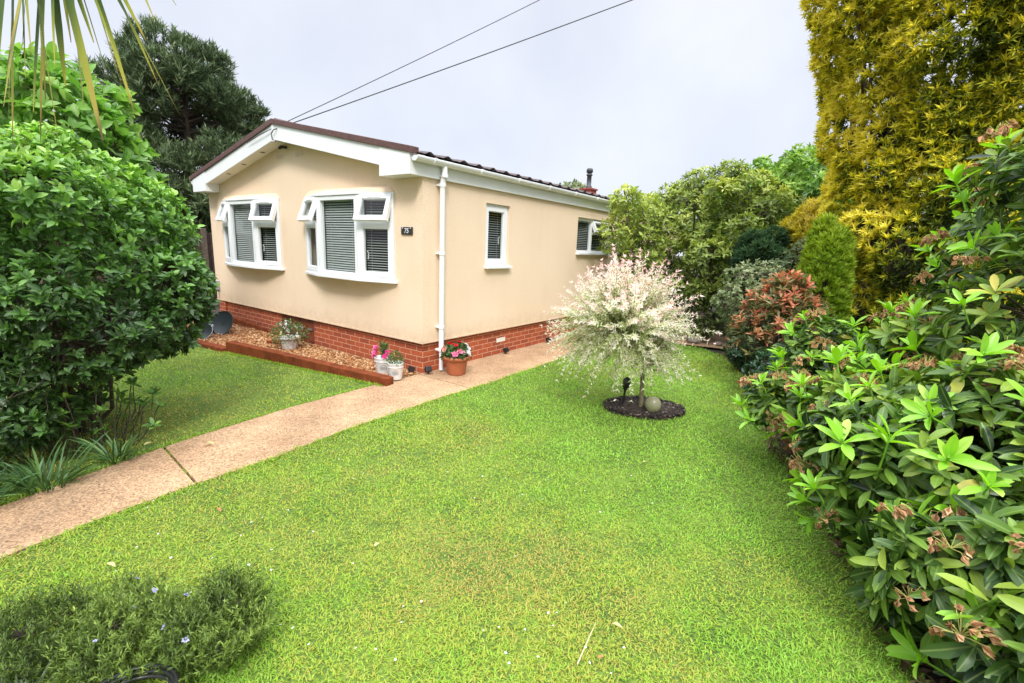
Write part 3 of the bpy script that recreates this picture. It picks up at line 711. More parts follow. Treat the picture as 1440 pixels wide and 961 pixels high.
# pots -----------------------------------------------------------------
def flowers(parent, pts, nrm, size, mat, seed, petals=5, cup=.5, name='flower'):
    """each flower its own child sharing one mesh"""
    r_ = np.random.default_rng(seed); P = np.zeros((1, 3)); N = np.array([[0, 0, 1.]])
    pp, A, Nr, ix = rosette(r_, P, N, petals, (1.0-cup*.4, 1.25), .1)
    d = leaves('x', pp, A, Nr, size, size*.85, r_.random(len(pp)), mat, kind='leaf3', droop=.2, fold=.1, obj=False)
    pp2, A2, Nr2, ix = rosette(r_, P+np.array([0, 0, .002]), N, petals, (.3, .75), .1)
    d2 = leaves('x', pp2, A2, Nr2, size*.6, size*.5, r_.random(len(pp2)), mat, kind='leaf3', droop=.1, fold=.2, obj=False)
    first = merge(name, [d, d2], mat, parent)
    for i, (p, n_) in enumerate(zip(pts, nrm)):
        o = first if i == 0 else link(first.copy(), parent)
        o.location = p; o.rotation_euler = Vector(n_).to_track_quat('Z', 'Y').to_euler(); s_ = r_.uniform(.75, 1.2); o.scale = (s_, s_, s_)
F_ = {}
F_['pot_leaf'] = leafmat('bedding plant leaf', [(0, (.035, .075, .02)), (.6, (.07, .15, .035)), (1, (.16, .26, .07))], .5, .25)
F_['pale_leaf'] = leafmat('pale cut leaf', [(0, (.10, .16, .06)), (.6, (.22, .30, .12)), (1, (.42, .48, .26))], .5, .3)
for nm, c0, c1 in (('white', (.75, .74, .72), (.82, .82, .80)), ('pink', (.55, .06, .20), (.80, .25, .42)), ('red', (.45, .012, .02), (.68, .03, .035)), ('salmon', (.68, .18, .14), (.80, .42, .36)), ('yellow', (.62, .42, .06), (.78, .62, .16)), ('lilac', (.42, .40, .72), (.62, .60, .85)), ('magenta', (.50, .02, .16), (.72, .08, .28))):
    F_[nm] = leafmat(nm+' petals', [(0, c0), (1, c1)], .55, .25, .2)
def mound(r_, c, rx, rz, n, zmin=0):
    P, N = crown(r_, [[*c, rx, rx, rz]], n, inner=.5, zmin=zmin); return P, N
# fluted white planter with trailing white and yellow flowers
t = thing('potted_plant', 'fluted pale stone planter of trailing white and yellow flowers on the gravel', 'potted plant', (-2.46, -.45, .02))
b = MB(); prof = [(.0, 0), (.10, 0), (.105, .012), (.142, .165)]; n = 48
V = []; F = []
for i, (r, z) in enumerate([(.095, 0), (.10, .02), (.112, .07), (.128, .13), (.138, .165)]):
    for k in range(n):
        rr = r*(1+.045*(1 if (k//2) % 2 else -1)*(1 if i > 0 else .3)); V.append((rr*math.cos(2*PI*k/n), rr*math.sin(2*PI*k/n), z))
F = [(i*n+k, i*n+(k+1) % n, (i+1)*n+(k+1) % n, (i+1)*n+k) for i in range(4) for k in range(n)]; F.append(tuple(range(n-1, -1, -1)))
b.add(V, F, True); b.build('pot', M['stonepot'], t)
b = MB(); b.lathe([(.125, .165), (.156, .168), (.160, .180), (.156, .195), (.138, .195), (.134, .16), (0, .158)], n=40); b.build('rim', M['stonepot'], t)
P, N = mound(rng, (0, .0, .22), .25, .23, 640, .13)
A = unit(N+rng.normal(size=N.shape)*.5); leaves('foliage', P*[1, 1, 1], A, N, rng.uniform(.03, .06, 640), rng.uniform(.010, .02, 640), rng.random(640), F_['pot_leaf'], t)
q = rng.choice(640, 44, replace=False); q = [i for i in q if P[i, 2] > .17]
flowers(t, P[q[:24]]*1.02, N[q[:24]], .026, F_['white'], 1); flowers(t, P[q[24:32]]*1.02, N[q[24:32]], .024, F_['yellow'], 2)
b = MB()
for i in range(5):
    a = rng.uniform(1.5, 4.2); b.tube(bent(rng, (0, 0, .25), (.16*math.cos(a)-.03, .12*math.sin(a), .36+rng.uniform(-.03, .05)), 5, .2), .004, 4)
b.build('stems', M['stonepot'], t)
def enamel_pot(loc, r, h, name, label):
    t = thing(name, label, 'potted plant', loc)
    b = MB(); b.lathe([(0, 0), (r*.74, 0), (r*.76, .006), (r*.93, h-.045), (r*.95, h-.04), (r*.97, h-.006), (r, h), (r*.97, h+.004), (r*.93, h), (r*.90, h-.035), (0, h-.035)], n=32); b.build('pot', M['whitepot'], t)
    b = MB(); b.lathe([(r*.985, h-.052), (r*1.0, h-.048), (r*1.0, h-.041), (r*.985, h-.037)], n=32); b.build('rim_band', M['whitepot'], t)
    # round printed badge facing the lawn: ring and two short lines
    em = MB(); a0 = RAD(-42)
    def pt(u, z, o_=.0015):
        rr = r*(.76+.17*z/(h-.045))+o_; aa = a0+u/rr; return (rr*math.cos(aa), rr*math.sin(aa), z)
    zc = h*.45; R_ = r*.36
    for k in range(24):
        a, c = 2*PI*k/24, 2*PI*(k+.8)/24
        if math.sin(a) < -.75: continue
        em.add([pt(R_*math.cos(a), zc+R_*math.sin(a)), pt(R_*.85*math.cos(a), zc+R_*.85*math.sin(a)), pt(R_*.85*math.cos(c), zc+R_*.85*math.sin(c)), pt(R_*math.cos(c), zc+R_*math.sin(c))], [(0, 1, 2, 3)])
    for dz, w_ in ((.010, .55), (-.006, .7), (-.02, .45)):
        for k in range(5):
            u0, u1 = R_*w_*(-1+.4*k), R_*w_*(-1+.4*k+.3)
            em.add([pt(u0, zc+dz-.004), pt(u1, zc+dz-.004), pt(u1, zc+dz+.004), pt(u0, zc+dz+.004)], [(0, 1, 2, 3)])
    em.build('badge', M['ink'], t)
    return t
t = enamel_pot((-.335, -.36, .02), .118, .225, 'potted_plant', 'larger white pot with pink flowers and a green spike by the house corner')
P = []; A = []; 
for i in range(15):
    top = np.array([rng.uniform(-.09, .09), rng.uniform(-.06, .06), rng.uniform(.34, .46)]); 
    for k in range(22): P.append(np.array([0, 0, .2])+(top-np.array([0, 0, .2]))*rng.random()); A.append(rng.normal(size=3)+[0, 0, .7])
P = np.array(P); A = unit(np.array(A)); leaves('foliage', P, A, rdir(rng, len(P)), rng.uniform(.03, .055, len(P)), .012, rng.random(len(P))*.9, F_['pot_leaf'], t)
fp = np.array([(-.10, -.06, .31), (-.12, -.03, .27), (-.085, -.08, .26), (-.105, -.07, .23), (-.07, -.10, .28), (-.09, -.05, .34)]); flowers(t, fp, [(.55, -.55, .5), (.3, -.7, .4), (.7, -.3, .5), (.4, -.6, .2), (.6, -.6, .6), (.2, -.6, .7)], .040, F_['pink'], 3)
fp = np.array([(.10, -.02, .30), (.12, -.05, .27), (.09, -.06, .25), (.11, -.01, .26)]); flowers(t, fp, [(.7, -.5, .4), (.5, -.7, .2), (.6, -.4, .5), (.8, -.2, .3)], .038, F_['magenta'], 4)
t = enamel_pot((-.055, -.40, .02), .103, .205, 'potted_plant', 'smaller white pot with a leafy green plant nearest the path')
P, N = mound(rng, (0, 0, .21), .10, .15, 260, .18); A = unit(N+rng.normal(size=N.shape)*.5+[0, 0, .4]); leaves('foliage', P, A, N, rng.uniform(.025, .05, 260), .011, rng.random(260), F_['pot_leaf'], t)
q = [i for i in rng.choice(260, 10) if P[i, 2] > .25]; flowers(t, P[q], N[q], .013, F_['yellow'], 6)
# terracotta pot
t = thing('potted_plant', 'terracotta pot of red and white flowers on the path beside the downpipe', 'potted plant', (.295, .33, .007))
b = MB(); b.lathe([(0, 0), (.115, 0), (.12, .01), (.152, .20), (.155, .205)], n=36); b.build('pot', M['terracotta'], t)
b = MB(); b.lathe([(.152, .206), (.178, .208), (.188, .225), (.184, .248), (.168, .252), (.150, .248), (.145, .215)], n=36); b.build('rim', M['terracotta'], t)
b = MB(); b.lathe([(.148, .226), (0, .235)], n=24); b.build('compost', M['soil'], t)
P, N = mound(rng, (0, 0, .25), .19, .16, 520, .23); A = unit(N+rng.normal(size=N.shape)*.6); leaves('foliage', P, A, N, rng.uniform(.03, .055, 520), rng.uniform(.018, .03, 520), rng.random(520)*.8, F_['pot_leaf'], t)
cr_ = np.array([.804, .593])
P, N = crown(rng, [[0, 0, .26, .20, .20, .17]], 120, inner=.05, zmin=.30)
u = P[:, :2] @ cr_
for nm, ok, k, sd in (('red', (u > -.12) & (u < .06) & (P[:, 2] > .33), 16, 8), ('salmon', (u < -.02) & (P[:, 2] < .37), 12, 9), ('white', (u > .05), 16, 10), ('pink', (u > -.05) & (u < .12) & (P[:, 2] < .35), 7, 12)):
    ii = np.where(ok)[0][:k]; flowers(t, P[ii], N[ii], .037, F_[nm], sd)

# small black garden spotlights along the base of the wall
def spot(loc, rz, label):
    t = thing('garden_spotlight', label, 'spotlight', loc, rz, 'black spotlights along the brick base')
    R = Matrix.Rotation(RAD(-24), 3, 'X')
    b = MB(); b.box((0, 0, .062), (.08, .06, .075), R); b.build('housing', M['black'], t, .006)
    b = MB(); b.box(R @ Vector((0, -.033, 0))+Vector((0, 0, .062)), (.064, .004, .058), R); b.build('lens', M['blackrub'], t)
    b = MB(); b.tube([(0, .0, -.05), (0, 0, .04)], .009, 6); b.build('spike', M['black'], t)
spot((-.10, -.10, .015), RAD(-20), 'black spotlight on the gravel in front of the brick corner')
spot((.045, .06, .01), RAD(70), 'black spotlight between the brick corner and the downpipe')
spot((.055, 1.75, .008), RAD(90), 'black spotlight under the pale air brick in the side wall')
spot((.055, 3.02, .008), RAD(90), 'black spotlight near the willow on the side wall, farthest from the corner')

# dark dish resting in the corner of the gravel bed
def dish(name, label, cat, loc, r, tilt, az, lnb):
    t = thing(name, label, cat, loc)
    R = Matrix.Rotation(az, 3, 'Z') @ Matrix.Rotation(tilt, 3, 'X'); n = 9
    prof = [(r*i/n, .22*r*(i/n)**2) for i in range(n+1)]+[(r*1.01, .22*r+.004), (r*.99, .22*r+.010)]+[(r*(1-i/n)*.985, .22*r*(1-i/n)**2+.008) for i in range(n)]
    b = MB(); b.lathe(prof, n=36, M_=R); b.build('reflector', M['dish'], t)
    b = MB(); q = []
    for k in range(37): a = 2*PI*k/36; q.append(R @ Vector((r*1.0*math.cos(a), r*1.0*math.sin(a), .22*r+.008)))
    b.tube(q, .006, 6); b.build('rim', M['dishrim'] if not lnb else M['dish'], t)
    if lnb:
        b = MB(); p0 = R @ Vector((0, -r*.98, .2*r)); p1 = R @ Vector((0, -r*.55, r*.95)); b.tube([p0, p1], .012, 8); b.build('feed_arm', M['dish'], t)
        b = MB(); b.tube([p1, p1+(R @ Vector((0, .05, -.03)))], [.03, .022], 10); b.build('receiver', M['dishrim'], t)
        b = MB(); b.tube([R @ Vector((0, 0, -.01)), Vector((0, .10, -.15))], .018, 8); b.build('bracket', M['metalring'], t)
dish('satellite_dish', 'large dark grey green dish tilted against the brick base at the left corner', 'dish', (-4.33, -.62, .17), .235, RAD(60), RAD(24), True)
dish('round_bowl', 'smaller dark bowl with a pale rim leaning in front of the large dish', 'bowl', (-4.12, -1.0, .12), .15, RAD(55), RAD(40), False)

# ------------------------------------------------------------------ lawn grass, daisies, fallen leaves
def inside(pts, poly):
    x, y = pts[:, 0], pts[:, 1]; ok = np.zeros(len(pts), bool); n = len(poly)
    for i in range(n):
        x0, y0 = poly[i]; x1, y1 = poly[(i+1) % n]
        c = ((y0 > y) != (y1 > y)) & (x < (x1-x0)*(y-y0)/((y1-y0) or 1e-9)+x0); ok ^= c
    return ok
cam2 = np.array([CX, CY]); fw2 = np.array([fw.x, fw.y]); fw2 /= np.linalg.norm(fw2); rt2 = np.array([fw2[1], -fw2[0]])
F_['grass'] = leafmat('grass blades', [(0, (.44, .36, .10)), (.16, (.42, .41, .08)), (.40, (.36, .47, .06)), (.70, (.22, .42, .045)), (1, (.33, .55, .08))], .6, .35, .15)
def grass(seed, poly, n, dens_near):
    r_ = np.random.default_rng(seed)
    # candidates along view depth so that near ground gets more blades
    d = 1.25+(9.8-1.25)*r_.random(n)**1.0; lat = (r_.random(n)*2-1)*(1.30*d+.5)
    w_ = (1.30*d+.5)/14; keep = r_.random(n) < np.minimum(1, w_*np.clip((3.0/d)**1.35, 0, 2.3))
    P = cam2+d[:, None]*fw2+lat[:, None]*rt2; keep &= inside(P, poly); P = P[keep]; d = d[keep]; k = len(P)
    sc_ = np.clip(d/3.0, .85, 2.4)
    nA = vnoise(P, 1.1, 1); nB = vnoise(P, 3.4, 2); nC = vnoise(P, 9, 3)
    t = .50+.42*(nA-.5)+.30*(nB-.5)+.25*(nC-.5)+r_.normal(size=k)*.15
    # worn yellow patches and browner grass beside the shrubs
    for cx, cy, rr, am in ((1.55, -1.2, .8, .26), (1.9, -1.9, .6, .18), (2.9, -2.45, .55, .24), (3.55, -2.25, .5, .24), (3.1, -2.05, .5, .14), (1.5, -2.9, .6, .1), (-.2, -2.85, .8, .30), (-.5, -3.5, 1.3, .35), (-1.0, -2.2, .9, .14), (4.25, -1.5, .45, .25)):
        t -= am*np.exp(-((P-[cx, cy])**2).sum(1)/(2*(rr*.6)**2))
    t += .22*np.exp(-((P-[2.3, .4])**2).sum(1)/(2*1.4**2))+.10*np.exp(-((P-[3.3, -.6])**2).sum(1)/(2*.8**2))
    h = r_.uniform(.011, .027, k)*(.85+.5*nB)*np.sqrt(sc_)
    an = r_.random(k)*6.28; lean = r_.uniform(.25, 1.25, k)
    A = np.stack([np.cos(an)*np.sin(lean), np.sin(an)*np.sin(lean), np.cos(lean)], 1)
    N = np.stack([-np.cos(an)*np.cos(lean), -np.sin(an)*np.cos(lean), np.sin(lean)], 1)
    P3 = np.stack([P[:, 0], P[:, 1], np.full(k, -.002)], 1)
    return leaves('x', P3, A, N, h*1.25, r_.uniform(.0035, .0075, k)*np.sqrt(sc_)*1.15, np.clip(t, 0, 1), None, kind='leaf3', droop=.3, fold=.2, obj=False)
gr = merge('grass', [grass(21, LAWN_R, 1350000, 1), grass(22, LAWN_L, 650000, 1)], F_['grass'])
tag(gr, 'short mown bright green lawn grass on both sides of the path', 'grass', kind='stuff')
# longer fringe along the path edges, the sleeper and the mulch ring
P = []; 
for i in range(5200):
    y = rng.uniform(-4.4, 4.8); side = rng.random() < .5
    if side: P.append((pedge(y, 1)+rng.uniform(-.012-.06*max(0, math.sin(y*7.3)*math.sin(y*2.9+1)-.15), .05), y))
    elif y < -.7: P.append((pedge(y, 0)+rng.uniform(-.05, .012), y))
for i in range(2500):
    f = rng.random(); P.append((-2.95+3.0*f, -1.17+.51*f-rng.uniform(.0, .05)))
P = np.array(P); k = len(P); an = rng.random(k)*6.28; ln = rng.uniform(.05, .8, k)
A = np.stack([np.cos(an)*np.sin(ln), np.sin(an)*np.sin(ln), np.cos(ln)], 1); N = np.stack([-np.cos(an), -np.sin(an), np.full(k, .3)], 1)
fr_ = leaves('grass_fringe', np.column_stack([P, np.full(k, -.004)]), A, N, rng.uniform(.022, .05, k), .0055, np.clip(.55+rng.normal(size=k)*.16, 0, 1), F_['grass'], kind='leaf3', droop=.35)
tag(fr_, 'longer grass blades along the path edges and the sleeper', 'grass', kind='stuff')
P = []
for i in range(700):
    x_ = rng.uniform(pedge(-2.9, 0), pedge(-2.9, 1)); P.append((x_, -2.922-.065*max(0, (x_-.1))/.9*0-.035+.03*math.sin(x_*9)+rng.normal()*.02))
for i in range(120): P.append((rng.uniform(.25, PX1), -.027+rng.normal()*.008))
P = np.array(P); k = len(P); A = rdir(rng, k); A[:, 2] = np.abs(A[:, 2])*.6
mo_ = leaves('path_moss', np.column_stack([P, np.full(k, -.008)]), A, rdir(rng, k), .022, .008, rng.uniform(.1, .6, k), F_['grass'], kind='leaf3')
tag(mo_, 'moss and small weeds growing in the crack of the path', 'moss', kind='stuff')

def daisy():
    r_ = np.random.default_rng(5)
    p, A, Nr, ix = rosette(r_, np.array([[0, 0, .022]]), np.array([[0, 0, 1.]]), 11, (1.25, 1.5), .1)
    return leaves('daisy', p, A, Nr, .0068, .003, r_.random(len(p)), F_['white'], kind='diamond')
d0 = daisy(); dl = 'tiny white daisy flower in the mown lawn'
spots = []
while len(spots) < 90:
    d = 1.6+5*rng.random()**1.3; p = cam2+d*fw2+rng.uniform(-1.0, .45)*d*rt2
    if inside(np.array([p]), LAWN_R)[0] and vnoise(np.array([p]), 1.6, 9)[0] > .42: spots.append(p)
for i, p in enumerate(spots):
    o = d0 if i == 0 else link(d0.copy())
    o.location = (p[0], p[1], 0); o.rotation_euler = (rng.normal()*.25, rng.normal()*.25, rng.random()*6); s_ = rng.uniform(.7, 1.25); o.scale = (s_, s_, s_)
    tag(o, dl, 'daisy', 'daisies in the lawn')
F_['dry'] = leafmat('fallen dry leaf', [(0, (.55, .42, .20)), (.5, (.58, .52, .22)), (1, (.40, .20, .07))], .6, .2)
for (x, y, a, L_, tt, lb) in ((3.76, -2.34, .3, .05, .1, 'pale tan fallen leaf in the front lawn towards the rhododendrons'), (2.48, -2.67, 1.9, .045, .45, 'yellow green fallen leaf in the middle of the front lawn'), (.33, -2.70, .6, .085, .12, 'cream fallen leaf at the path edge by the crack'), (.03, -3.02, 2.0, .075, .5, 'yellow fallen leaf on the brown grass under the left shrub'), (3.79, -2.55, 1.0, .035, 1, 'small rust brown fallen leaf beside the straw stem'), (1.55, -3.62, .5, .055, .4, 'yellow fallen leaf in the lawn near the path and rosemary'), (3.25, -.62, 1.2, .04, .2, 'small pale fallen leaf on the lawn in front of the willow'), (1.42, -3.05, .1, .05, 1, 'thin brown fallen leaf on the left of the front lawn')):
    o = leaves('fallen_leaf', [[0, 0, 0]], [[math.cos(a), math.sin(a), .1]], [[0, .2, 1]], L_, L_*.5, tt, F_['dry'], kind='ovate', droop=.25, fold=.3)
    o.location = (x, y, .028); tag(o, lb, 'leaf')
b = MB(); b.tube([(3.735, -2.62, .02), (3.72, -2.5, .035), (3.70, -2.38, .03)], [.003, .0025, .001], 5); tag(b.build('straw_stem', plain('straw', (.62, .52, .30), .7)), 'long pale straw stem lying in the front lawn', 'stem')

# ------------------------------------------------------------------ willow in its mulch ring
MC = np.array([2.745, .715])
ring = [(MC[0]+.44*math.cos(a)*math.cos(.62)-.33*math.sin(a)*math.sin(.62), MC[1]+.44*math.cos(a)*math.sin(.62)+.33*math.sin(a)*math.cos(.62)) for a in np.linspace(0, 2*PI, 40, endpoint=False)]
def mulch():
    b = MB(); V = [(MC[0], MC[1], .055)]
    for s_ in (.5, .85, 1.0): V += [(MC[0]+(x-MC[0])*s_, MC[1]+(y-MC[1])*s_, {.5: .05, .85: .035, 1.0: .012}[s_]) for x, y in ring]
    n = 40; F = [(0, 1+i, 1+(i+1) % n) for i in range(n)]+[(1+r*n+i, 1+(r+1)*n+i, 1+(r+1)*n+(i+1) % n, 1+r*n+(i+1) % n) for r in range(2) for i in range(n)]
    return tag(b.add(V, F, True).build('mulch_bed', M['soil']), kind='structure')
mulch()
q = rng.random((6000, 2))*1.2-.6+MC; q = q[inside(q, ring)][:1700]
mc = chips('bark_mulch', np.column_stack([q, .03+.02*rng.random(len(q))]), .017, .45, M['chip'], 6, False)
tag(mc, 'dark bark mulch in the ring round the willow trunk', 'mulch', kind='stuff')
TB = np.array([2.735, .64, .03])
wt = thing('willow_tree', 'small dappled willow standard with pink white leaves in the mulch ring', 'tree', tuple(TB))
WC = np.array([-.23, -.16, .88])        # crown centre from the base
F_['willow'] = leafmat('dappled willow leaf', [(0, (.16, .22, .05)), (.22, (.34, .42, .12)), (.45, (.70, .72, .42)), (.72, (.88, .85, .70)), (.9, (.90, .74, .66)), (1, (.90, .58, .54))], .55, .35, .25)
Pl = []; Al = []; Nl = []; Tl = []; Ll = []; wb = MB(); fork = np.array([-.02, 0, .45])
wb.tube([(0, 0, -.05), (.0, 0, .1), (-.012, .008, .28), (-.02, 0, .47)], [.028, .024, .022, .026], 9)
mains = []
for i in range(26):
    d = unit(rng.normal(size=(1, 3)))[0]; d[2] = abs(d[2])*.9+.05; e = fork+d*np.array([.42, .42, .55]); mains.append(bent(rng, fork, e, 5, .1)); wb.tube(mains[-1], [.012, .010, .008, .007, .006, .004], 5)
for i in range(900):
    u = rng.random(); d = unit(rng.normal(size=(1, 3)))[0]
    if d[2] < -.75: d[2] *= -1
    mpt = mains[rng.integers(26)][rng.integers(2, 6)]
    start = WC+d*np.array([.58, .58, .46])*rng.uniform(.2, .95)
    if i % 4 == 0: start = .5*start+.5*mpt
    L_ = rng.uniform(.22, .44)*(1.25 if d[2] > .4 and rng.random() < .3 else 1)
    dd = unit((d*[1, 1, .7]+[0, 0, .55*max(.0, d[2]+.35)]+rng.normal(size=3)*.28)[None])[0]
    if d[2] < -.1: L_ *= .9; dd = unit((d*[1, 1, .5]+[0, 0, -.2]+rng.normal(size=3)*.2)[None])[0]
    nseg = 7; pts = [start+dd*L_*s_/nseg+np.array([0, 0, -.16*L_*(s_/nseg)**2*(1.3-d[2])]) for s_ in range(nseg+1)]
    wb.tube(pts, [.0035-.0004*s_ for s_ in range(nseg+1)], 3, cap=False)
    nl = int(L_*112)
    f = np.sort(rng.random(nl)); f[-4:] = 1.0
    ip = np.minimum((f*nseg).astype(int), nseg-1); fr = f*nseg-ip; PA = np.array(pts); p = PA[ip]*(1-fr)[:, None]+PA[ip+1]*fr[:, None]
    ax = unit(PA[ip+1]-PA[ip]); ph = np.arange(nl)*2.4+rng.random()*6; a1 = unit(np.cross(ax, [.3, .2, 1.])); a2 = np.cross(ax, a1)
    rad_ = a1*np.cos(ph)[:, None]+a2*np.sin(ph)[:, None]; tl = rng.uniform(.5, 1.05, nl)
    Pl.append(p); Al.append(ax*np.cos(tl)[:, None]+rad_*np.sin(tl)[:, None]); Nl.append(ax*np.sin(tl)[:, None]-rad_*np.cos(tl)[:, None])
    hgt = (p[:, 2]-.5)/1.2
    Tl.append(np.clip(.22+.44*f+.46*np.clip(hgt, 0, 1)*f+rng.normal(size=nl)*.14+(.06 if rng.random() < .3 else 0), 0, 1)); Ll.append(rng.uniform(.036, .066, nl)*(1-.25*f))
Pl = np.concatenate(Pl); Ll = np.concatenate(Ll)
leaves('foliage', Pl, np.concatenate(Al), np.concatenate(Nl), Ll, Ll*.29, np.concatenate(Tl), F_['willow'], wt, kind='leaf3', droop=.12, fold=.2)
wb.build('trunk', M['willowbark'], wt)
# glass globe and stake light
gb = thing('glass_globe', 'round crackle glass solar globe lying at the foot of the willow trunk', 'garden light', (2.885, .585, .125))
m_, t_, b_ = newmat('crackle glass'); b_.inputs['Base Color'].default_value = (.42, .41, .26, 1); b_.inputs['Roughness'].default_value = .12; b_.inputs['Transmission Weight'].default_value = .5; b_.inputs['IOR'].default_value = 1.35
v_ = t_.nodes.new('ShaderNodeTexVoronoi'); v_.feature = 'DISTANCE_TO_EDGE'; v_.inputs['Scale'].default_value = 22; bp_ = t_.nodes.new('ShaderNodeBump'); bp_.inputs['Distance'].default_value = .006; bp_.inputs['Strength'].default_value = .8
tc_ = t_.nodes.new('ShaderNodeTexCoord'); t_.links.new(tc_.outputs['Object'], v_.inputs['Vector']); t_.links.new(v_.outputs[0], bp_.inputs['Height']); t_.links.new(bp_.outputs[0], b_.inputs['Normal'])
b = MB(); b.lathe([(.085*math.sin(PI*i/18), -.085*math.cos(PI*i/18)) for i in range(19)], n=32); b.build('globe', m_, gb)
b = MB(); b.lathe([(0, -.10), (.03, -.10), (.032, -.078), (.0, -.07)], n=16); b.build('base', M['black'], gb)
st = thing('stake_light', 'black teardrop solar stake light leaning in the mulch ring', 'garden light', (2.55, .575, .03)); st.rotation_euler = (0, RAD(9), RAD(-36))
b = MB(); b.tube([(0, 0, -.1), (0, 0, .19)], [.010, .012], 8); b.build('stake', M['black'], st)
b = MB(); b.lathe([(.012, .185), (.030, .225), (.043, .27), (.043, .30), (.034, .33), (.015, .343), (0, .345)], n=20); b.build('head', M['black'], st)
b = MB(); b.lathe([(0, 0), (.026, .001), (.03, .006), (.026, .011), (0, .013)], n=16, M_=Matrix.Translation((.03, -.028, .292)).to_3x3() @ Matrix.Rotation(RAD(75), 3, 'X')); o = b.build('lens', M['glass'], st); o.location = (.012, -.034, .285)

# ------------------------------------------------------------------ shrubs and trees
rng = np.random.default_rng(77)
def jitN(N, s): return unit(N+rng.normal(size=N.shape)*s)
def noise_t(P, base, amp, s, sd, rnd):
    return np.clip(base+amp*(vnoise(P, s, sd)-.5)*2+rng.normal(size=len(P))*rnd, 0, 1)
UP = np.array([0, 0, 1.])

# --- big round evergreen shrub on the left
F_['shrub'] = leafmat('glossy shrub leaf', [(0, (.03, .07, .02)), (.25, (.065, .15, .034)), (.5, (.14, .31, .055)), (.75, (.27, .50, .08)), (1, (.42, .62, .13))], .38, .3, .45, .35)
sh = thing('evergreen_shrub', 'large rounded glossy green shrub overhanging the lawn at the left of the path', 'shrub', (-.72, -3.2, 0))
SL = lumpy(rng, (0, 0, 1.30), (.93, .93, 1.10), 34, (.25, .42), .86, -.85)
SL = np.concatenate([SL, lumpy(rng, (.1, -.42, .50), (.62, .55, .50), 12, (.3, .45), .85, -.3), lumpy(rng, (-.35, -.1, .5), (.6, .6, .5), 8, (.3, .45), .85, -.3), lumpy(rng, (.35, -.55, .36), (.42, .42, .36), 8, (.3, .45), .85, -.5)])
P, N = crown(rng, SL, 5000, inner=.38, zmin=.10)
keep = ~((P[:, 2] < .62) & (P[:, 0]*.5+P[:, 1]*.86 > .1))                      # bare underside towards the lawn
keep &= rng.random(len(P)) < np.clip(.7+P[:, 2]*.5, .6, 1)
P, N = P[keep], N[keep]
ax = unit(N*.75+UP*.55+rng.normal(size=P.shape)*.30)
pp, A, Nr, ix = rosette(rng, P, ax, 7, (.45, 1.3), .3, .05)
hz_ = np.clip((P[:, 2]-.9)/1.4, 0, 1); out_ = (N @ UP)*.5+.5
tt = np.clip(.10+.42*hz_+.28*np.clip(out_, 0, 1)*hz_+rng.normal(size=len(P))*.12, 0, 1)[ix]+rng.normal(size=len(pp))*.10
Ls = rng.uniform(.045, .082, len(pp))
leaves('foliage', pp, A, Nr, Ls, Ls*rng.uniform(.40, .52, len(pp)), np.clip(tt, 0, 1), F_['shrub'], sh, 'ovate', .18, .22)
woods(rng, (0, 0, -.05), SL[:9], .020, M['twig'], sh, P, 420, 'branches', .0035)
# --- strap leaved clump in front of it
def straps(r_, base, tips, width, mat, name, parent, t, sag=.25, rows=8, face=None, aged=False):
    V = []; Lp = []; St = []; T = []; nv = 0; nl = 0
    for i, (b0, tip) in enumerate(zip(base, tips)):
        b0 = np.array(b0, float); tip = np.array(tip, float); L_ = np.linalg.norm(tip-b0); h = tip-b0; h[2] = 0; hn = np.linalg.norm(h) or 1e-6
        c = b0+(tip-b0)*.5+UP*L_*sag; side = unit(np.cross(h/hn, UP)[None])[0]; side = unit((side+r_.normal(size=3)*.35)[None])[0]
        if face is not None: side = unit((np.cross(unit((tip-b0)[None])[0], face)+r_.normal(size=3)*.25)[None])[0]
        w_ = width[i] if hasattr(width, '__len__') else width
        for k in range(rows+1):
            f = k/rows; p = b0*(1-f)**2+2*c*f*(1-f)+tip*f*f; ww = w_*(.55+.45*min(1, f*4))*((1 if f < .8 else max(.12, 1-((f-.8)/.2)**1.3*.8)) if aged else (1 if f < .6 else max(0, 1-((f-.6)/.4)**1.6)))+.0004
            V += [p-side*ww/2, p-UP*ww*.16, p+side*ww/2]; T += [t[i] if not aged else t[i]*.42+.62*float(np.interp(f, [0, .62, .84, .93, 1], [0, .05, .55, .72, 1]))]*3
        for k in range(rows):
            for j in (0, 1):
                a = nv+3*k+j; Lp += [a, a+1, a+4, a+3]; St.append(nl); nl += 4
        nv += 3*(rows+1)
    return npmesh(name, np.array(V), np.array(Lp), np.array(St), mat, parent, {'t': np.clip(T, 0, 1), 'v': np.ones(nv)}, True)
F_['strap'] = leafmat('strap leaf', [(0, (.03, .07, .022)), (.5, (.075, .17, .045)), (.85, (.20, .33, .09)), (1, (.52, .46, .18))], .45, .3, .4)
def clump(name, label, loc, n, r, h, t0=.4, wd_=.012):
    t = thing(name, label, 'plant', (*loc, 0)); an = rng.random(n)*6.28; rr = r*np.sqrt(rng.random(n))
    B = np.stack([rr*np.cos(an)*.55, rr*np.sin(an)*.55, np.zeros(n)], 1); hh = h*rng.uniform(.5, 1.15, n); a2 = an+rng.normal(size=n)*.6; o_ = rng.uniform(.08, .34, n)*h/.35
    Tp = B+np.stack([np.cos(a2)*o_, np.sin(a2)*o_, hh*rng.uniform(.25, 1, n)], 1)
    straps(rng, B, Tp, rng.uniform(.7, 1.3, n)*wd_, F_['strap'], 'leaves', t, np.clip(t0+rng.normal(size=n)*.2, 0, 1)); return t
clump('grass_clump', 'strappy dark green grass clump at the foot of the big shrub, nearest the path', (.27, -3.62), 110, .20, .30)
clump('grass_clump', 'strappy grass clump with pale dry blades under the big shrub, farther from the camera', (.12, -3.22), 70, .15, .24, .5)
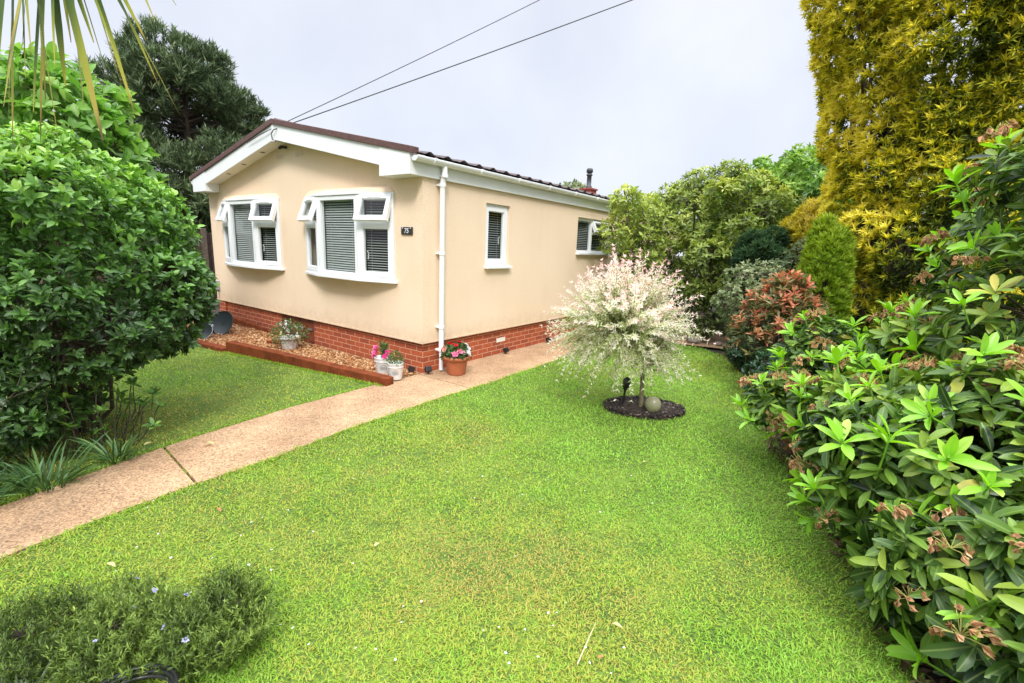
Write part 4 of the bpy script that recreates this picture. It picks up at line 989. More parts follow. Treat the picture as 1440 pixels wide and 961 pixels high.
clump('grass_clump', 'dark strappy grass clump at the left edge of the path', (.30, -4.0), 110, .22, .30, .3)
# low leafy shoots under the shrub
lo = thing('seedling_shoot', 'low pale leafy shoots growing at the shrub foot behind the grass clumps', 'plant', (-.15, -3.3, 0))
P = np.column_stack([rng.uniform(-.35, .2, 46), rng.uniform(-.5, .45, 46), rng.uniform(.15, .55, 46)])
pp, A, Nr, ix = rosette(rng, P, unit(UP+rng.normal(size=(46, 3))*.4), 6, (.7, 1.3), .3, .03)
leaves('foliage', pp, A, Nr, rng.uniform(.05, .08, len(pp)), .032, np.clip(.45+rng.normal(size=len(pp))*.15, 0, 1), F_['shrub'], lo, 'ovate', .2, .2)
b = MB()
for p in P: b.tube(bent(rng, (p[0]*.7-.05, p[1]*.7, 0), p, 4, .1), .004, 4)
b.build('stems', M['twig'], lo)

# --- broad leaved pale green tree behind the shrub
F_['broad'] = leafmat('broad pale leaf', [(0, (.07, .17, .03)), (.5, (.17, .36, .06)), (1, (.33, .50, .11))], .42, .4, .4, .3)
def broad_tree(name, label, cat, loc, lobes, n, k, size, asp, mat, r0, tilt=(.6, 1.3), tbase=.5, tamp=.25, up=.4, kind='ovate', ntw=160, inner=.35, hi=None, nscale=2.0, bark='bark', fork=None, droop=.2, zmin=.1, fol='foliage', clip=.86):
    t = thing(name, label, cat, loc); P, N = crown(rng, lobes, n, inner=inner, zmin=zmin, clip=clip)
    ax = unit(N*.7+UP*up+rng.normal(size=P.shape)*.35); pp, A, Nr, ix = rosette(rng, P, ax, k, tilt, .3, size[0]*.6)
    tt = noise_t(P, tbase, tamp, nscale, rng.integers(999), .10)
    if hi is not None: tt = tt+hi*np.clip(N[:, 2], -.5, 1)
    Ls = rng.uniform(*size, len(pp)); leaves(fol, pp, A, Nr, Ls, Ls*asp, np.clip(tt[ix]+rng.normal(size=len(pp))*.10, 0, 1), mat, t, kind, droop, .2)
    woods(rng, (0, 0, -.05), lobes[:min(len(lobes), 16)], r0, M[bark], t, P, ntw, 'branches', .005, fork)
    return t
broad_tree('broadleaf_tree', 'pale green broad leaved tree rising behind the big round shrub', 'tree', (-3.6, -2.75, 0), lumpy(rng, (0, 0, 2.55), (1.15, 1.15, 1.0), 16, (.3, .45)), 900, 6, (.11, .19), .52, F_['broad'], .06, hi=.2)
broad_tree('broadleaf_tree', 'dark green leafy shrub filling the gap between the big shrub and the dark fence', 'tree', (-5.6, -2.9, 0), lumpy(rng, (0, 0, 1.1), (1.1, .8, 1.1), 12, (.3, .45)), 500, 6, (.09, .15), .5, F_['shrub'], .05, tbase=.25)

# --- pine behind the house
F_['pine'] = leafmat('pine needles', [(0, (.04, .065, .03)), (.4, (.12, .175, .075)), (.75, (.25, .31, .14)), (1, (.40, .44, .20))], .6, .15, .2)
pt_ = thing('pine_tree', 'tall dark pine with upright candle tips behind the left of the house', 'tree', (-11.4, 1.7, 0))
PL = []
for i in range(150):
    z = .8+5.9*rng.random()**.95; f = (z-.8)/5.9; R_ = 2.5*(1-f**2.0)**.5*(.55+.45*min(1, f*3.2+.2))+.12; a = rng.random()*6.28; rr = R_*np.sqrt(rng.uniform(.25, 1)); q = rng.uniform(.36, .62)
    PL.append((rr*math.cos(a), rr*math.sin(a), z, q*1.15, q*1.15, q*.85))
for i in range(44):
    a = rng.random()*6.28; rr = 2.1*np.sqrt(rng.uniform(.15, 1)); q = rng.uniform(.42, .62); PL.append((rr*math.cos(a), rr*math.sin(a), rng.uniform(.8, 3.4), q*1.2, q*1.2, q*.9))
PL = np.array(PL); P, N = crown(rng, PL, 13500, inner=.5, zmin=.5, clip=.75)
ax = unit(N*.6+UP*.9+rng.normal(size=P.shape)*.25); pp, A, Nr, ix = rosette(rng, P, ax, 10, (.2, .95), .3, .14)
tt = noise_t(P, .36, .22, 1.3, 3, .14); leaves('foliage', pp, A, Nr, rng.uniform(.15, .26, len(pp)), .028, np.clip(tt[ix]+rng.normal(size=len(pp))*.1, 0, 1), F_['pine'], pt_, 'diamond')
b = MB(); b.tube(bent(rng, (0, 0, -.1), (.1, 0, 6.5), 8, .02), [.20-.02*i for i in range(9)], 10)
for l in PL: b.tube(bent(rng, (0.03, 0, max(.4, l[2]-.45)), l[:3], 4, .08), [.045, .038, .03, .022, .012], 5)
b.build('trunk', M['bark'], pt_)

# --- rhododendron leaves and more
F_['olive'] = leafmat('olive green leaf', [(0, (.04, .06, .02)), (.32, (.14, .20, .035)), (.65, (.33, .42, .07)), (1, (.56, .60, .14))], .5, .28, .35)
F_['laurel'] = leafmat('fresh evergreen leaf', [(0, (.035, .09, .018)), (.5, (.16, .31, .05)), (1, (.34, .50, .09))], .5, .3, .25)
broad_tree('rhododendron_tree', 'tall olive green rhododendron behind the willow with bare stems at its top', 'tree', (1.75, 6.55, 0), np.concatenate([lumpy(rng, (0, 0, 1.75), (1.45, 1.3, 1.55), 26, (.22, .36), .8), np.array([(-.3, .1, 3.2, .42, .42, .3), (.25, .2, 3.35, .36, .4, .26), (.7, .2, 3.1, .38, .4, .3), (-.85, 0, 2.85, .4, .4, .32), (-1.2, -.2, 2.5, .5, .5, .45), (-1.0, -.5, 2.1, .55, .5, .5), (1.05, .1, 2.7, .5, .5, .4)])]), 2500, 7, (.085, .14), .32, F_['olive'], .05, (.7, 1.4), .42, .25, .45, 'lance', 300, .35, .3)
broad_tree('rhododendron_tree', 'olive shrub branch reaching across the far side window of the house', 'tree', (.55, 5.1, 0), np.array([(-.02, -.7, 1.95, .30, .34, .36), (.35, -.2, 1.7, .45, .45, .6), (.3, 0, 1.0, .5, .5, .6), (.0, -.35, 2.3, .25, .3, .3), (.12, -.55, 2.62, .32, .35, .3), (.35, -.1, 2.35, .4, .4, .45)]), 620, 6, (.08, .13), .36, F_['olive'], .035, (.6, 1.3), .5, .25, .4, 'lance', 60, .35, .25)
broad_tree('evergreen_tree', 'fresh green evergreen tree behind the golden conifer', 'tree', (2.95, 8.9, 0), np.concatenate([lumpy(rng, (0, 0, 2.25), (1.7, 1.4, 2.0), 26, (.2, .34), .84), lumpy(rng, (-.9, -.6, 2.1), (1.1, .9, 1.6), 12, (.25, .4), .84), lumpy(rng, (.1, -1.2, 2.4), (.9, .8, 1.5), 10, (.25, .4), .84)]), 3000, 6, (.10, .16), .42, F_['laurel'], .08, (.6, 1.3), .45, .25, .4, 'leaf3', 120, .35, .3)
broad_tree('evergreen_tree', 'dull green tree between the rhododendron and the fresh green evergreen', 'tree', (1.9, 9.6, 0), lumpy(rng, (0, 0, 2.0), (1.5, 1.4, 1.75), 20, (.22, .36), .84), 1300, 6, (.10, .16), .40, F_['olive'], .08, (.6, 1.3), .4, .25, .4, 'leaf3', 120, .35, .25)

# --- conifers: fans of short shoots
F_['gold'] = leafmat('golden conifer sprays', [(0, (.14, .16, .02)), (.4, (.42, .38, .04)), (.8, (.70, .58, .07)), (1, (.80, .68, .16))], .6, .25, .2)
F_['lime'] = leafmat('lime conifer sprays', [(0, (.06, .12, .014)), (.45, (.20, .33, .03)), (.85, (.38, .50, .05)), (1, (.52, .60, .09))], .6, .25, .2)
F_['cyp'] = leafmat('dark cypress sprays', [(0, (.02, .05, .02)), (.5, (.06, .13, .05)), (1, (.14, .25, .10))], .6, .2, .2)
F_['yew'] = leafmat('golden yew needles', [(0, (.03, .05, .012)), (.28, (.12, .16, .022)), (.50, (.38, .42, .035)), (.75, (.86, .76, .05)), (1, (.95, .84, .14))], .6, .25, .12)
F_['vari'] = leafmat('cream edged leaf', [(0, (.07, .11, .04)), (.5, (.20, .27, .11)), (1, (.48, .50, .28))], .45, .3, .4)
def conifer(name, label, loc, lobes, n, k, L_, W_, mat, tilt=(.15, .8), up=.7, tbase=.4, tamp=.25, hi=.25, inner=.3, ns=2.5, rnd=.08, r0=.05, side=None, zmin=.03, tipc=.25):
    t = thing(name, label, 'conifer', loc); P, N = crown(rng, lobes, n, inner=inner, zmin=zmin)
    ax = unit(N*.8+UP*up+rng.normal(size=P.shape)*.25); pp, A, Nr, ix = rosette(rng, P, ax, k, tilt, .3, L_[0]*.5)
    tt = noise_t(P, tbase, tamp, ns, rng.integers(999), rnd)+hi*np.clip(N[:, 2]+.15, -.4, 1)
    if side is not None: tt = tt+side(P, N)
    leaves('foliage', pp, A, Nr, rng.uniform(*L_, len(pp)), rng.uniform(W_*.8, W_*1.2, len(pp)), np.clip(tt[ix]+rng.normal(size=len(pp))*.08+tipc*((A*ax[ix]).sum(1)-.62), 0, 1), mat, t, 'diamond')
    b = MB()
    for l in lobes[:24]: b.tube(bent(rng, (l[0]*.2, l[1]*.2, -.05), (l[0]*.9, l[1]*.9, l[2]+l[5]*.5), 5, .03), [r0, r0*.9, r0*.75, r0*.6, r0*.4, r0*.2], 6)
    b.build('trunk', M['bark'], t); return t
conifer('golden_conifer', 'small yellow conifer seen between the dark cypress and the tall golden yew', (3.75, 5.9, 0), lumpy(rng, (0, 0, 1.75), (.62, .6, .95), 14, (.3, .45)), 1500, 10, (.09, .16), .022, F_['gold'], hi=.3, tbase=.55)
conifer('dark_cypress', 'dark blue green cypress right of the rhododendron tree', (2.95, 5.4, 0), lumpy(rng, (.05, 0, 1.35), (.46, .45, .95), 14, (.3, .45)), 1300, 10, (.08, .14), .024, F_['cyp'], up=.3, hi=.4, tbase=.3)
conifer('lime_conifer', 'slim bright lime green conifer standing left of the golden yew', (4.06, 3.17, 0), np.array([(0, 0, .75, .30, .30, .80), (.02, 0, 1.35, .27, .27, .75), (-.07, .05, 1.75, .17, .17, .5), (.10, .05, 1.6, .17, .17, .5), (-.14, 0, 1.1, .2, .22, .6), (.13, -.06, 1.0, .2, .2, .7), (0, -.12, 1.2, .2, .2, .75)]), 2600, 10, (.06, .11), .016, F_['lime'], (.1, .7), 1.1, .5, .2, .15, ns=5)
# tall golden yew: a bundle of upright columns
YB = np.array([5.12, 4.25]); YL = []
for (x, y, r_, zt) in ((-1.02, -.25, .36, 5.2), (-.62, -.55, .46, 5.4), (-.12, -.80, .52, 5.6), (.42, -.82, .50, 5.6), (.95, -.65, .52, 5.4), (1.4, -.2, .5, 5.2), (-.80, .25, .42, 5.0), (-.2, .2, .6, 5.8), (.6, .2, .7, 5.8), (.1, .75, .7, 5.2), (1.0, .6, .6, 5.0), (-1.12, .10, .30, 4.6)):
    z = .25
    while z < zt:
        q = rng.uniform(.8, 1.15)*r_*(1 if z < zt-.8 else .7); h = rng.uniform(.40, .65)
        k_ = min(.22, .50-.34*(z-1.7))*(1 if x < -.3 else .55); YL.append((x+rt2[0]*k_+rng.normal()*.06, y+rt2[1]*k_+rng.normal()*.06, z+h*.5, q, q, h)); z += h*.75
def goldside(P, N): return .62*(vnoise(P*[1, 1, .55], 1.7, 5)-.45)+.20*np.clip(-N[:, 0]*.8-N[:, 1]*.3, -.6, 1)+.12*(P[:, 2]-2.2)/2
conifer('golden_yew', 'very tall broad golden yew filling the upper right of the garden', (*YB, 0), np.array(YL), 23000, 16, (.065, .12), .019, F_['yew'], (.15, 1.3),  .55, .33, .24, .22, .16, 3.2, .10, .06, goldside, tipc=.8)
# euonymus, photinia, dark skirt plants
broad_tree('variegated_shrub', 'pale cream edged shrub behind the red leaved photinia', 'shrub', (3.08, 4.2, 0), lumpy(rng, (0, 0, .95), (.5, .5, .88), 12, (.3, .45)), 900, 7, (.035, .06), .5, F_['vari'], .02, tbase=.5, tamp=.2, kind='leaf3', hi=.2)
broad_tree('variegated_shrub', 'grey green cream edged shrub under the golden conifer', 'shrub', (3.75, 4.75, 0), lumpy(rng, (0, 0, 1.25), (.6, .5, .9), 12, (.3, .45)), 900, 7, (.04, .065), .5, F_['vari'], .02, tbase=.3, tamp=.2, kind='leaf3', hi=.2)
F_['phot'] = leafmat('photinia leaf', [(0, (.04, .065, .025)), (.32, (.12, .16, .05)), (.52, (.30, .22, .085)), (.75, (.56, .24, .12)), (1, (.74, .22, .13))], .4, .3, .45)
phs = thing('photinia_shrub', 'photinia shrub with coral red young leaves at the right lawn edge', 'shrub', (3.70, 2.60, 0))
PhL = lumpy(rng, (0, 0, .86), (.48, .46, .66), 14, (.35, .55)); P, N = crown(rng, PhL, 520, inner=.4, zmin=.15)
ax = unit(N*.6+UP*.75+rng.normal(size=P.shape)*.25); pp, A, Nr, ix = rosette(rng, P, ax, 7, (.35, 1.25), .3, .06)
tt = .08+.34*np.clip((P[:, 2]-.4)/.9, 0, 1)+.42*(rng.random(len(P)) < .42)*np.clip((P[:, 2]+.1)/.9, .2, 1)
leaves('foliage', pp, A, Nr, rng.uniform(.07, .125, len(pp)), rng.uniform(.022, .034, len(pp)), np.clip(tt[ix]+rng.normal(size=len(pp))*.10, 0, 1), F_['phot'], phs, 'ovate', .2, .3)
woods(rng, (0, 0, -.05), PhL[:10], .02, M['twig'], phs, P, 120, 'branches', .004)
F_['dark'] = leafmat('dark glossy leaf', [(0, (.012, .035, .014)), (.5, (.03, .08, .03)), (1, (.07, .15, .05))], .35, .2, .5)
broad_tree('low_shrub', 'low dark glossy shrub below the photinia spilling on the lawn', 'shrub', (3.80, 2.0, 0), lumpy(rng, (0, 0, .30), (.30, .45, .30), 10, (.35, .5)), 330, 7, (.06, .10), .30, F_['dark'], .015, kind='lance', zmin=.02)
broad_tree('low_shrub', 'low dark leaves at the back of the lawn between photinia and back path', 'shrub', (3.3, 3.6, 0), lumpy(rng, (0, 0, .25), (.35, .4, .28), 8, (.35, .5)), 240, 7, (.05, .09), .35, F_['dark'], .012, kind='lance', zmin=.02)
# stones at the back edge
for i, (x, y, s_, lb) in enumerate(((1.55, 5.05, .09, 'brown garden stone at the back lawn edge, nearest the house'), (2.02, 5.25, .13, 'largest brown garden stone at the back lawn edge'), (2.45, 5.35, .08, 'small brown garden stone at the back lawn edge under the photinia side'))):
    v, f = icosa(); b = MB(); b.add([(p[0]*s_*rng.uniform(.8, 1.3), p[1]*s_*rng.uniform(.8, 1.2), p[2]*s_*.8) for p in v], [tuple(q) for q in f]); o = b.build('garden_stone', M['stone'], None, .01); o.location = (x, y, s_*.25); tag(o, lb, 'stone')
broad_tree('low_shrub', 'low bush with mixed leaves among the stones behind the willow', 'shrub', (2.0, 5.55, 0), lumpy(rng, (0, 0, .35), (.7, .3, .35), 8, (.35, .5)), 260, 6, (.06, .10), .4, F_['olive'], .012, tbase=.25, kind='leaf3', zmin=.02)

# --- foreground rhododendrons with spent flower heads
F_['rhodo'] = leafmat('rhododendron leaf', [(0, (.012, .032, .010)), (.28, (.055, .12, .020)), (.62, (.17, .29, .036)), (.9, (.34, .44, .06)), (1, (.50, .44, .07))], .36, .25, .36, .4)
F_['young'] = leafmat('young rhododendron leaf', [(0, (.22, .46, .04)), (.6, (.34, .66, .06)), (1, (.50, .76, .12))], .36, .38, .45, .30)
F_['spent'] = leafmat('withered flower', [(0, (.32, .17, .075)), (.5, (.58, .34, .17)), (.85, (.74, .50, .29)), (1, (.50, .48, .15))], .7, .25, .15)
F_['stalk'] = leafmat('flower stalk', [(0, (.30, .32, .08)), (1, (.50, .42, .18))], .6, .2, .2)
def mbdata(b, t):
    V = np.array(b.v, float); L_ = [q for f in b.f for q in f]; c = [len(f) for f in b.f]
    return (V, np.array(L_), np.concatenate([[0], np.cumsum(c)[:-1]]).astype(int), np.full(len(V), float(t)), np.ones(len(V)))
def spent_head(seed):
    """a truss of withered bells on curved stalks, as one mesh"""
    r_ = np.random.default_rng(seed); b = MB(); d = []
    for i in range(15):
        a = r_.random()*6.28; e = r_.uniform(.25, 1.35); rr = r_.uniform(.030, .06); dr = np.array([math.cos(a)*math.sin(e), math.sin(a)*math.sin(e), math.cos(e)]); tip = dr*rr
        b.tube([(0, 0, 0), tuple(dr*rr*.6), tuple(tip), tuple(tip+[dr[0]*.008, dr[1]*.008, -.008])], [.0016, .0014, .0013, .0012], 4)
        if i % 3 == 0: b.tube([tuple(tip*.97), tuple(tip+dr*.02), tuple(tip+dr*.035+[0, 0, -.022])], [.001, .001, .0006], 3)
        ax_ = unit((np.array([dr[0]*.5, dr[1]*.5, -.8])+r_.normal(size=3)*.3)[None]); pp, A, Nr, ix = rosette(r_, (tip+[dr[0]*.008, dr[1]*.008, -.004])[None], ax_, 6, (.1, .55), .3)
        d.append(leaves('x', pp, A, Nr, r_.uniform(.020, .036, 6), .019, np.clip(r_.normal(.42, .22, 6), 0, .9), None, kind='leaf3', droop=-.35, fold=.5, obj=False))
    return [mbdata(b, 1)]+d
def young_shoot(seed, size):
    """a whorl of fresh leaves on its green stem, as one mesh along +Z"""
    r_ = np.random.default_rng(seed); b = MB(); b.tube([(0, 0, -.17), (.004, .003, -.08), (0, 0, .012)], [.005, .0042, .0035], 6)
    pp, A, Nr, ix = rosette(r_, np.zeros((1, 3)), np.array([[0, 0, 1.]]), 8, (.35, 1.25), .25, .035); L_ = r_.uniform(size*.7, size, 8)
    return [mbdata(b, .15), leaves('x', pp, A, Nr, L_, L_*r_.uniform(.25, .33, 8), np.clip(.5+r_.normal(size=8)*.22, 0, 1), None, kind='oblong', droop=r_.uniform(.0, .30, 8), fold=.24, obj=False)]
PROTO = {}
def make(kind, parent, k):
    if (kind, k) not in PROTO:
        PROTO[kind, k] = merge('spent_flower', spent_head(k), F_['spent'], parent) if kind == 'head' else merge('young_shoot', young_shoot(50+k, .135), F_['young'], parent); return PROTO[kind, k]
    return link(PROTO[kind, k].copy(), parent)
def rhodo(label, loc, lobes, n, nhead, nyoung, size, seed, front, name='rhododendron_bush', kk=9):
    t = thing(name, label, 'shrub', loc); P, N = crown(rng, lobes, n, inner=.40, zmin=.06); ax = unit(N*.75+UP*.5+rng.normal(size=P.shape)*.28)
    pp, A, Nr, ix = rosette(rng, P, ax, kk, (.75, 1.65), .25, .05); Ls = rng.uniform(*size, len(pp))
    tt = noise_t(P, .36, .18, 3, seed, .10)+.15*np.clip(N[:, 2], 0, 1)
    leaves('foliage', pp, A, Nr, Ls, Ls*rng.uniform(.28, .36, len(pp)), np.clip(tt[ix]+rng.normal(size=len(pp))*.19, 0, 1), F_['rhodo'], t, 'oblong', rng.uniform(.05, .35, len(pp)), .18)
    woods(rng, (0, 0, -.05), lobes[:10], .022, M['twig'], t, P, 130, 'branches', .005)
    Q, NQ = crown(rng, lobes, 3000, inner=.02, zmin=.12); wv = (NQ @ unit(np.array(front, float)[None])[0]); ok = np.where(wv > -.1)[0]; rng.shuffle(ok)
    sel = []
    for i in ok:
        if all(((Q[i]-Q[j])**2).sum() > .10**2 for j in sel): sel.append(i)
        if len(sel) >= nhead+nyoung: break
    yo, he = sel[:nyoung], sel[nyoung:]
    def pose(o, p, a, s_):
        o.location = p; o.rotation_euler = Vector(a).to_track_quat('Z', 'Y').to_euler(); o.rotation_euler.rotate_axis('Z', rng.random()*6); o.scale = (s_, s_, s_)
    for j, i in enumerate(yo): pose(make('young', t, j % 7), Q[i]+NQ[i]*.07, NQ[i]*.7+UP*.6+rng.normal(size=3)*.2, rng.uniform(.72, 1.15)*size[1]/.13)
    for j, i in enumerate(he): pose(make('head', t, j % 5), Q[i]+NQ[i]*.055, NQ[i]*.6+UP*.6, rng.uniform(.95, 1.45))
    return t
fr = (-.75, -.6, .25)
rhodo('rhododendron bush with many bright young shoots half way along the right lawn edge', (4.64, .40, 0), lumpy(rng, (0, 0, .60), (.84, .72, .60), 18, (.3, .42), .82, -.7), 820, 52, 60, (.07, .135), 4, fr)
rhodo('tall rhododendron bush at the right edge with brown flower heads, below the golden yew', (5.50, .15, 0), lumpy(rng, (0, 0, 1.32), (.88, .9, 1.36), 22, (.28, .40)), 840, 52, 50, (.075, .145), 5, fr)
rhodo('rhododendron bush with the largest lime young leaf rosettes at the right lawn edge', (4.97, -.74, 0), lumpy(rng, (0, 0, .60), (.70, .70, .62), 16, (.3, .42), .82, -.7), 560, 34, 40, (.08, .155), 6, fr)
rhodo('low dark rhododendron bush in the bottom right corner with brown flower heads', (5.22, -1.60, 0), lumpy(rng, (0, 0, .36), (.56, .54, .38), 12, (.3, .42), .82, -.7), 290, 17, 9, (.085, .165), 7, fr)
F_['litter'] = leafmat('leaf litter', [(0, (.05, .03, .018)), (.6, (.14, .085, .045)), (1, (.26, .18, .10))], .8, .1, .2)
P = []
for _ in range(5200):
    y = rng.uniform(-2.6, 6.5); xe = np.interp(y, [-2.6, -1.55, -.95, -.3, .5, 1.2, 2.1, 3.2, 4.4, 6.5], [5.15, 4.80, 4.60, 4.40, 4.05, 3.88, 3.82, 3.35, 2.8, 2.8]); P.append((xe+rng.exponential(.35)-.05, y))
P = np.array(P); k = len(P); A = rdir(rng, k); A[:, 2] *= .25; Nn = unit(UP+rng.normal(size=(k, 3))*.35)
lt = leaves('leaf_litter', np.column_stack([P, np.where(P[:, 0] < 4.9, .012, -.04)+.02*rng.random(k)]), A, Nn, rng.uniform(.025, .07, k), rng.uniform(.010, .025, k), rng.random(k), F_['litter'], kind='leaf3', droop=.3)
tag(lt, 'dry brown leaf litter under the shrubs along the right lawn edge', 'leaf litter', kind='stuff')

P = np.array([(rng.uniform(pedge(y, 0)+.01, pedge(y, 1)-.01), y) for y in rng.uniform(-4.3, 5, 420)]); k = len(P); A = rdir(rng, k); A[:, 2] *= .1
fl_ = leaves('path_debris', np.column_stack([P, np.full(k, .0085)]), A, unit(UP+rng.normal(size=(k, 3))*.15), rng.uniform(.008, .026, k), rng.uniform(.004, .010, k), rng.random(k), F_['litter'], kind='leaf3', droop=.2)
tag(fl_, 'tiny dry leaf scraps scattered over the path', 'debris', kind='stuff')

# --- front left: rosemary, lavender like plants and the hose
F_['rosem'] = leafmat('rosemary needles', [(0, (.03, .05, .012)), (.4, (.09, .145, .025)), (.75, (.23, .33, .055)), (1, (.42, .52, .11))], .5, .2, .3)
def rosemary(label, loc, lobes, n, t0, seed, nf=0):
    t = thing('rosemary_bush', label, 'shrub', loc); P, N = crown(rng, lobes, n, inner=.5, zmin=.0); nn = 16
    ax = unit(N*.35+UP*.9+rng.normal(size=P.shape)*.25); Lsh = rng.uniform(.06, .13, n)
    f = rng.random((n, nn)); ph = rng.random((n, nn))*6.28; a1 = unit(np.cross(ax, rdir(rng, n))); a2 = np.cross(ax, a1)
    rad_ = a1[:, None]*np.cos(ph)[..., None]+a2[:, None]*np.sin(ph)[..., None]; tl = rng.uniform(.35, .9, (n, nn))[..., None]
    pp = (P[:, None]+ax[:, None]*(f*Lsh[:, None])[..., None]).reshape(-1, 3); A = (ax[:, None]*np.cos(tl)+rad_*np.sin(tl)).reshape(-1, 3); Nr = (ax[:, None]*np.sin(tl)-rad_*np.cos(tl)).reshape(-1, 3)
    tt = noise_t(P, t0, .2, 7, seed, .08); leaves('foliage', pp, A, Nr, rng.uniform(.016, .028, len(pp)), .0042, np.clip(np.repeat(tt, nn)+.3*(f.ravel()-.5)+rng.normal(size=len(pp))*.08, 0, 1), F_['rosem'], t, 'diamond')
    woods(rng, (0, 0, -.03), lobes[:8], .008, M['twig'], t, P, 120, 'branches', .002)
    if nf:
        Q, NQ = crown(rng, lobes, nf, inner=.02, zmin=.1); flowers(t, Q+NQ*.05, NQ, .013, F_['lilac'], seed, petals=5)
    return t
rosemary('rosemary bush along the front of the lawn, right hand taller clump', (2.52, -3.47, 0), lumpy(rng, (0, 0, .08), (.20, .20, .115), 8, (.35, .5), .85, -.1), 900, .42, 1, 3)
rosemary('rosemary bush with lilac flowers beside the taller clump in the bottom left', (2.25, -3.72, 0), lumpy(rng, (0, 0, .07), (.26, .20, .085), 8, (.35, .5), .85, -.1), 900, .50, 2, 8)
rosemary('dark green rosemary bush in the bottom left corner', (2.02, -3.97, 0), lumpy(rng, (0, 0, .07), (.26, .20, .085), 8, (.35, .5), .85, -.1), 700, .34, 3, 0)
F_['silver'] = leafmat('silver green leaf', [(0, (.16, .24, .12)), (.5, (.34, .42, .28)), (1, (.55, .60, .46))], .6, .25, .2)
sv = thing('silver_plant', 'small silver green feathery plant in the bottom left corner', 'plant', (2.24, -4.02, .0)); n = 60
B = np.zeros((n, 3)); B[:, :2] = rng.normal(size=(n, 2))*.03; an = rng.random(n)*6.28; Tp = B+np.stack([np.cos(an)*rng.uniform(.03, .13, n), np.sin(an)*rng.uniform(.03, .13, n), rng.uniform(.06, .15, n)], 1)
straps(rng, B, Tp, .006, F_['silver'], 'leaves', sv, rng.random(n), .15)
hz = thing('garden_hose', 'coiled black hose loop lying among the rosemary at the bottom edge', 'hose', (2.60, -3.81, .07))
b = MB()
for k in range(3):
    q = [((.13+.008*k)*math.cos(a), (.13+.008*k)*math.sin(a), .014*k+.006*math.sin(2*a)) for a in np.linspace(0, 2*PI, 40)]; b.tube(q, .0075, 7)
b.build('coil', M['blackrub'], hz)

# --- palm whose fans hang in at the top left
F_['palm'] = leafmat('palm leaf segment', [(0, (.04, .035, .02)), (.12, (.04, .065, .025)), (.35, (.10, .16, .045)), (.55, (.34, .36, .06)), (.72, (.42, .34, .07)), (.86, (.16, .09, .04)), (1, (.07, .04, .025))], .45, .3, .4)
CC = np.array([CX, CY, CZ]); fwn, rtn, upn = [np.array(q) for q in (fw, rt, up)]
def at(px_, py_, d): return CC+d*(fwn+rtn*(px_-720)/657.6-upn*(py_-480.5)/657.6)
hub = at(52, -225, 1.5); tr = hub-np.array([rt.x, rt.y, 0])*1.15+np.array([0, 0, .10])
pm_ = thing('palm_tree', 'palm with long drooping fan leaves hanging in from the top left', 'palm', (tr[0], tr[1], 0)); o0 = np.array([tr[0], tr[1], 0])
b = MB(); b.tube([(0, 0, -.1), (.02, 0, .8), (0, .02, 1.7), (0, 0, tr[2]+.05)], [.10, .09, .085, .07], 12); b.build('trunk', M['bark'], pm_)
segs = [(84, 210, 1.42, .048, .62), (145, 198, 1.45, .046, .72), (77, 93, 1.38, .016, .30), (188, 155, 1.5, .019, .55), (253, 163, 1.55, .022, .58), (150, 103, 1.6, .014, .4), (47, 157, 1.5, .020, .05), (12, 172, 1.4, .028, .6), (205, 57, 1.6, .014, .5), (218, 30, 1.7, .009, .45), (57, 200, 1.65, .012, .85), (18, 205, 1.55, .016, .75), (248, 8, 1.6, .008, .4), (-40, 190, 1.45, .03, .5), (118, 150, 1.58, .026, .45), (36, 110, 1.42, .022, .35), (160, 70, 1.45, .012, .3), (100, 60, 1.62, .014, .6), (5, 150, 1.48, .04, .4), (28, 120, 1.42, .03, .1), (64, 140, 1.5, .030, .7), (92, 120, 1.55, .026, .2), (-15, 205, 1.5, .036, .6), (132, 60, 1.5, .02, .15), (170, 118, 1.62, .012, .6), (222, 118, 1.6, .012, .5), (10, 95, 1.35, .022, .9), (44, 75, 1.36, .026, .5)]
straps(rng, [hub-o0+rng.normal(size=3)*.04 for _ in segs], [at(a, c, d)-o0 for a, c, d, w_, tt in segs], [s_[3] for s_ in segs], F_['palm'], 'leaf_fan', pm_, [s_[4] for s_ in segs], .10, 14, np.array([fw.x, fw.y, .1])+np.array([rt.x, rt.y, 0])*.35, True)
b = MB(); b.tube(bent(rng, tr-o0, hub-o0, 6, .05), [.014, .012, .011, .010, .009, .009, .009], 8); b.build('petiole', F_['palm'], pm_)
for k in range(9):
    a = k*.7+.35; dv = np.array([math.cos(a), math.sin(a), 0])
    if dv @ np.array([rt.x, rt.y, 0]) > .35 and dv @ np.array([fw.x, fw.y, 0]) > -.9: dv = -dv
    h2 = tr+dv*.55+[0, 0, .35+.3*rng.random()]; n = 22; th = np.linspace(-1.9, 1.9, n)
    sd_ = np.cross(dv, UP); tips = [h2+(dv*math.cos(q)+sd_*math.sin(q))*.55-[0, 0, .30*rng.random()+.05] for q in th]
    straps(rng, [h2-o0]*n, [q-o0 for q in tips], .028, F_['palm'], 'leaf_fan', pm_, np.clip(.45+rng.normal(size=n)*.12, 0, 1), .12, 8)
    b = MB(); b.tube(bent(rng, tr-o0, h2-o0, 5, .05), .010, 6); b.build('petiole', F_['palm'], pm_)

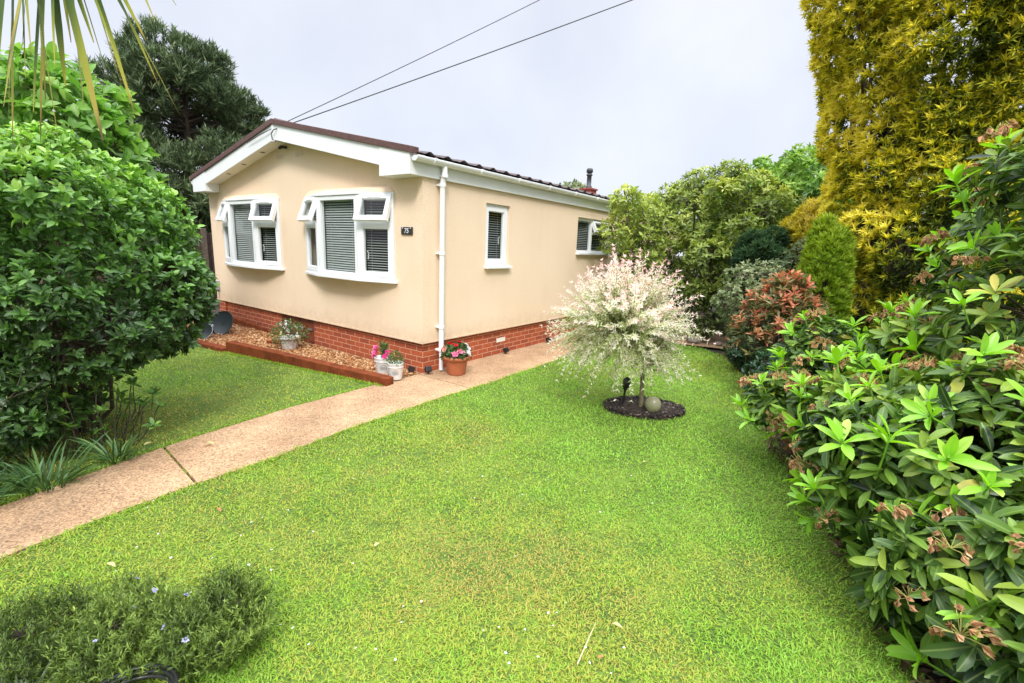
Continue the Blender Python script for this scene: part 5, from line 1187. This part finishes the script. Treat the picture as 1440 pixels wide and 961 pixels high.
# --- background: dark fence, neighbour's home, distant trees
fe = thing('garden_fence', 'dark brown boarded fence behind the left end of the house', 'fence', (-8.2, 1.0, 0)); b = MB()
for i in range(48):
    y = -4.2+i*.16; b.b2((-.012+.012*(i % 2), y, 0), (.010+.012*(i % 2), y+.155, 1.75+rng.normal()*.01))
b.build('boards', plain('dark fence board', (.055, .035, .025), .85, .4, 20, .5, 40), fe)
for y in (-4.2, -2.3, -.4, 1.5, 3.4): b = MB(); b.b2((.03, y, -.1), (.12, y+.09, 1.85)); b.build('fence_post', M['bark'], fe)
nb = thing('neighbour_home', 'pale pink neighbouring park home glimpsed between the pine and the house', 'house', (-20, 6, 0))
b = MB(); b.b2((-2.5, -5, .5), (2.5, 5, 2.7)); b.build('wall', plain('pale pink render', (.62, .47, .42), .9, .06, 2, .4, 120), nb)
b = MB(); b.prism([(-2.8, 2.7), (2.8, 2.7), (0, 3.6)], lambda p: (p[0], -5.2, p[1]), lambda p: (p[0], 5.2, p[1])); b.build('roof', M['tile'], nb)
b = MB(); b.b2((-2.4, -4.9, 0), (2.4, 4.9, .5)); b.build('brick_base', M['chimney'], nb)
for y in (-3, 0, 3): b = MB(); b.b2((2.49, y-.6, 1.2), (2.54, y+.6, 2.3)); w_ = b.build('window', M['upvc'], nb); b = MB(); b.b2((2.541, y-.52, 1.28), (2.55, y+.52, 2.22)); b.build('pane', M['darkgap'], w_)
F_['far'] = leafmat('distant leaf', [(0, (.05, .075, .03)), (.5, (.12, .16, .06)), (1, (.24, .27, .11))], .6, .25, .2)
for (x, y, R_, H_, lb) in ((-15.5, 10.5, 2.6, 6.2, 'yellow green distant tree showing just above the left roof slope'), (-4.5, 27, 3.0, 6.3, 'distant tree rising behind the roof left of the chimney flue'), (-1.5, 26, 2.2, 5.7, 'distant tree rising behind the roof right of the chimney flue'), (2.0, 16.5, 2.8, 5.2, 'distant dull tree behind the rhododendron tree'), (6.5, 12, 2.4, 5.6, 'distant tree behind the golden yew'), (-10, 20, 2.6, 5.4, 'low distant tree hidden mostly by the house roof'), (-16, -2.5, 2.6, 5.6, 'large dull tree behind the pine at the far left'), (-9.5, -4.5, 1.8, 3.6, 'mid height dull tree left of the dark fence')):
    broad_tree('distant_tree', lb, 'tree', (x, y, 0), lumpy(rng, (0, 0, H_*.6), (R_, R_, H_*.4), 22, (.22, .36), .8), 1100, 5, (.16, .30), .5, F_['far'], .12, kind='leaf3', ntw=40, hi=.25, fork=(0, 0, H_*.3))
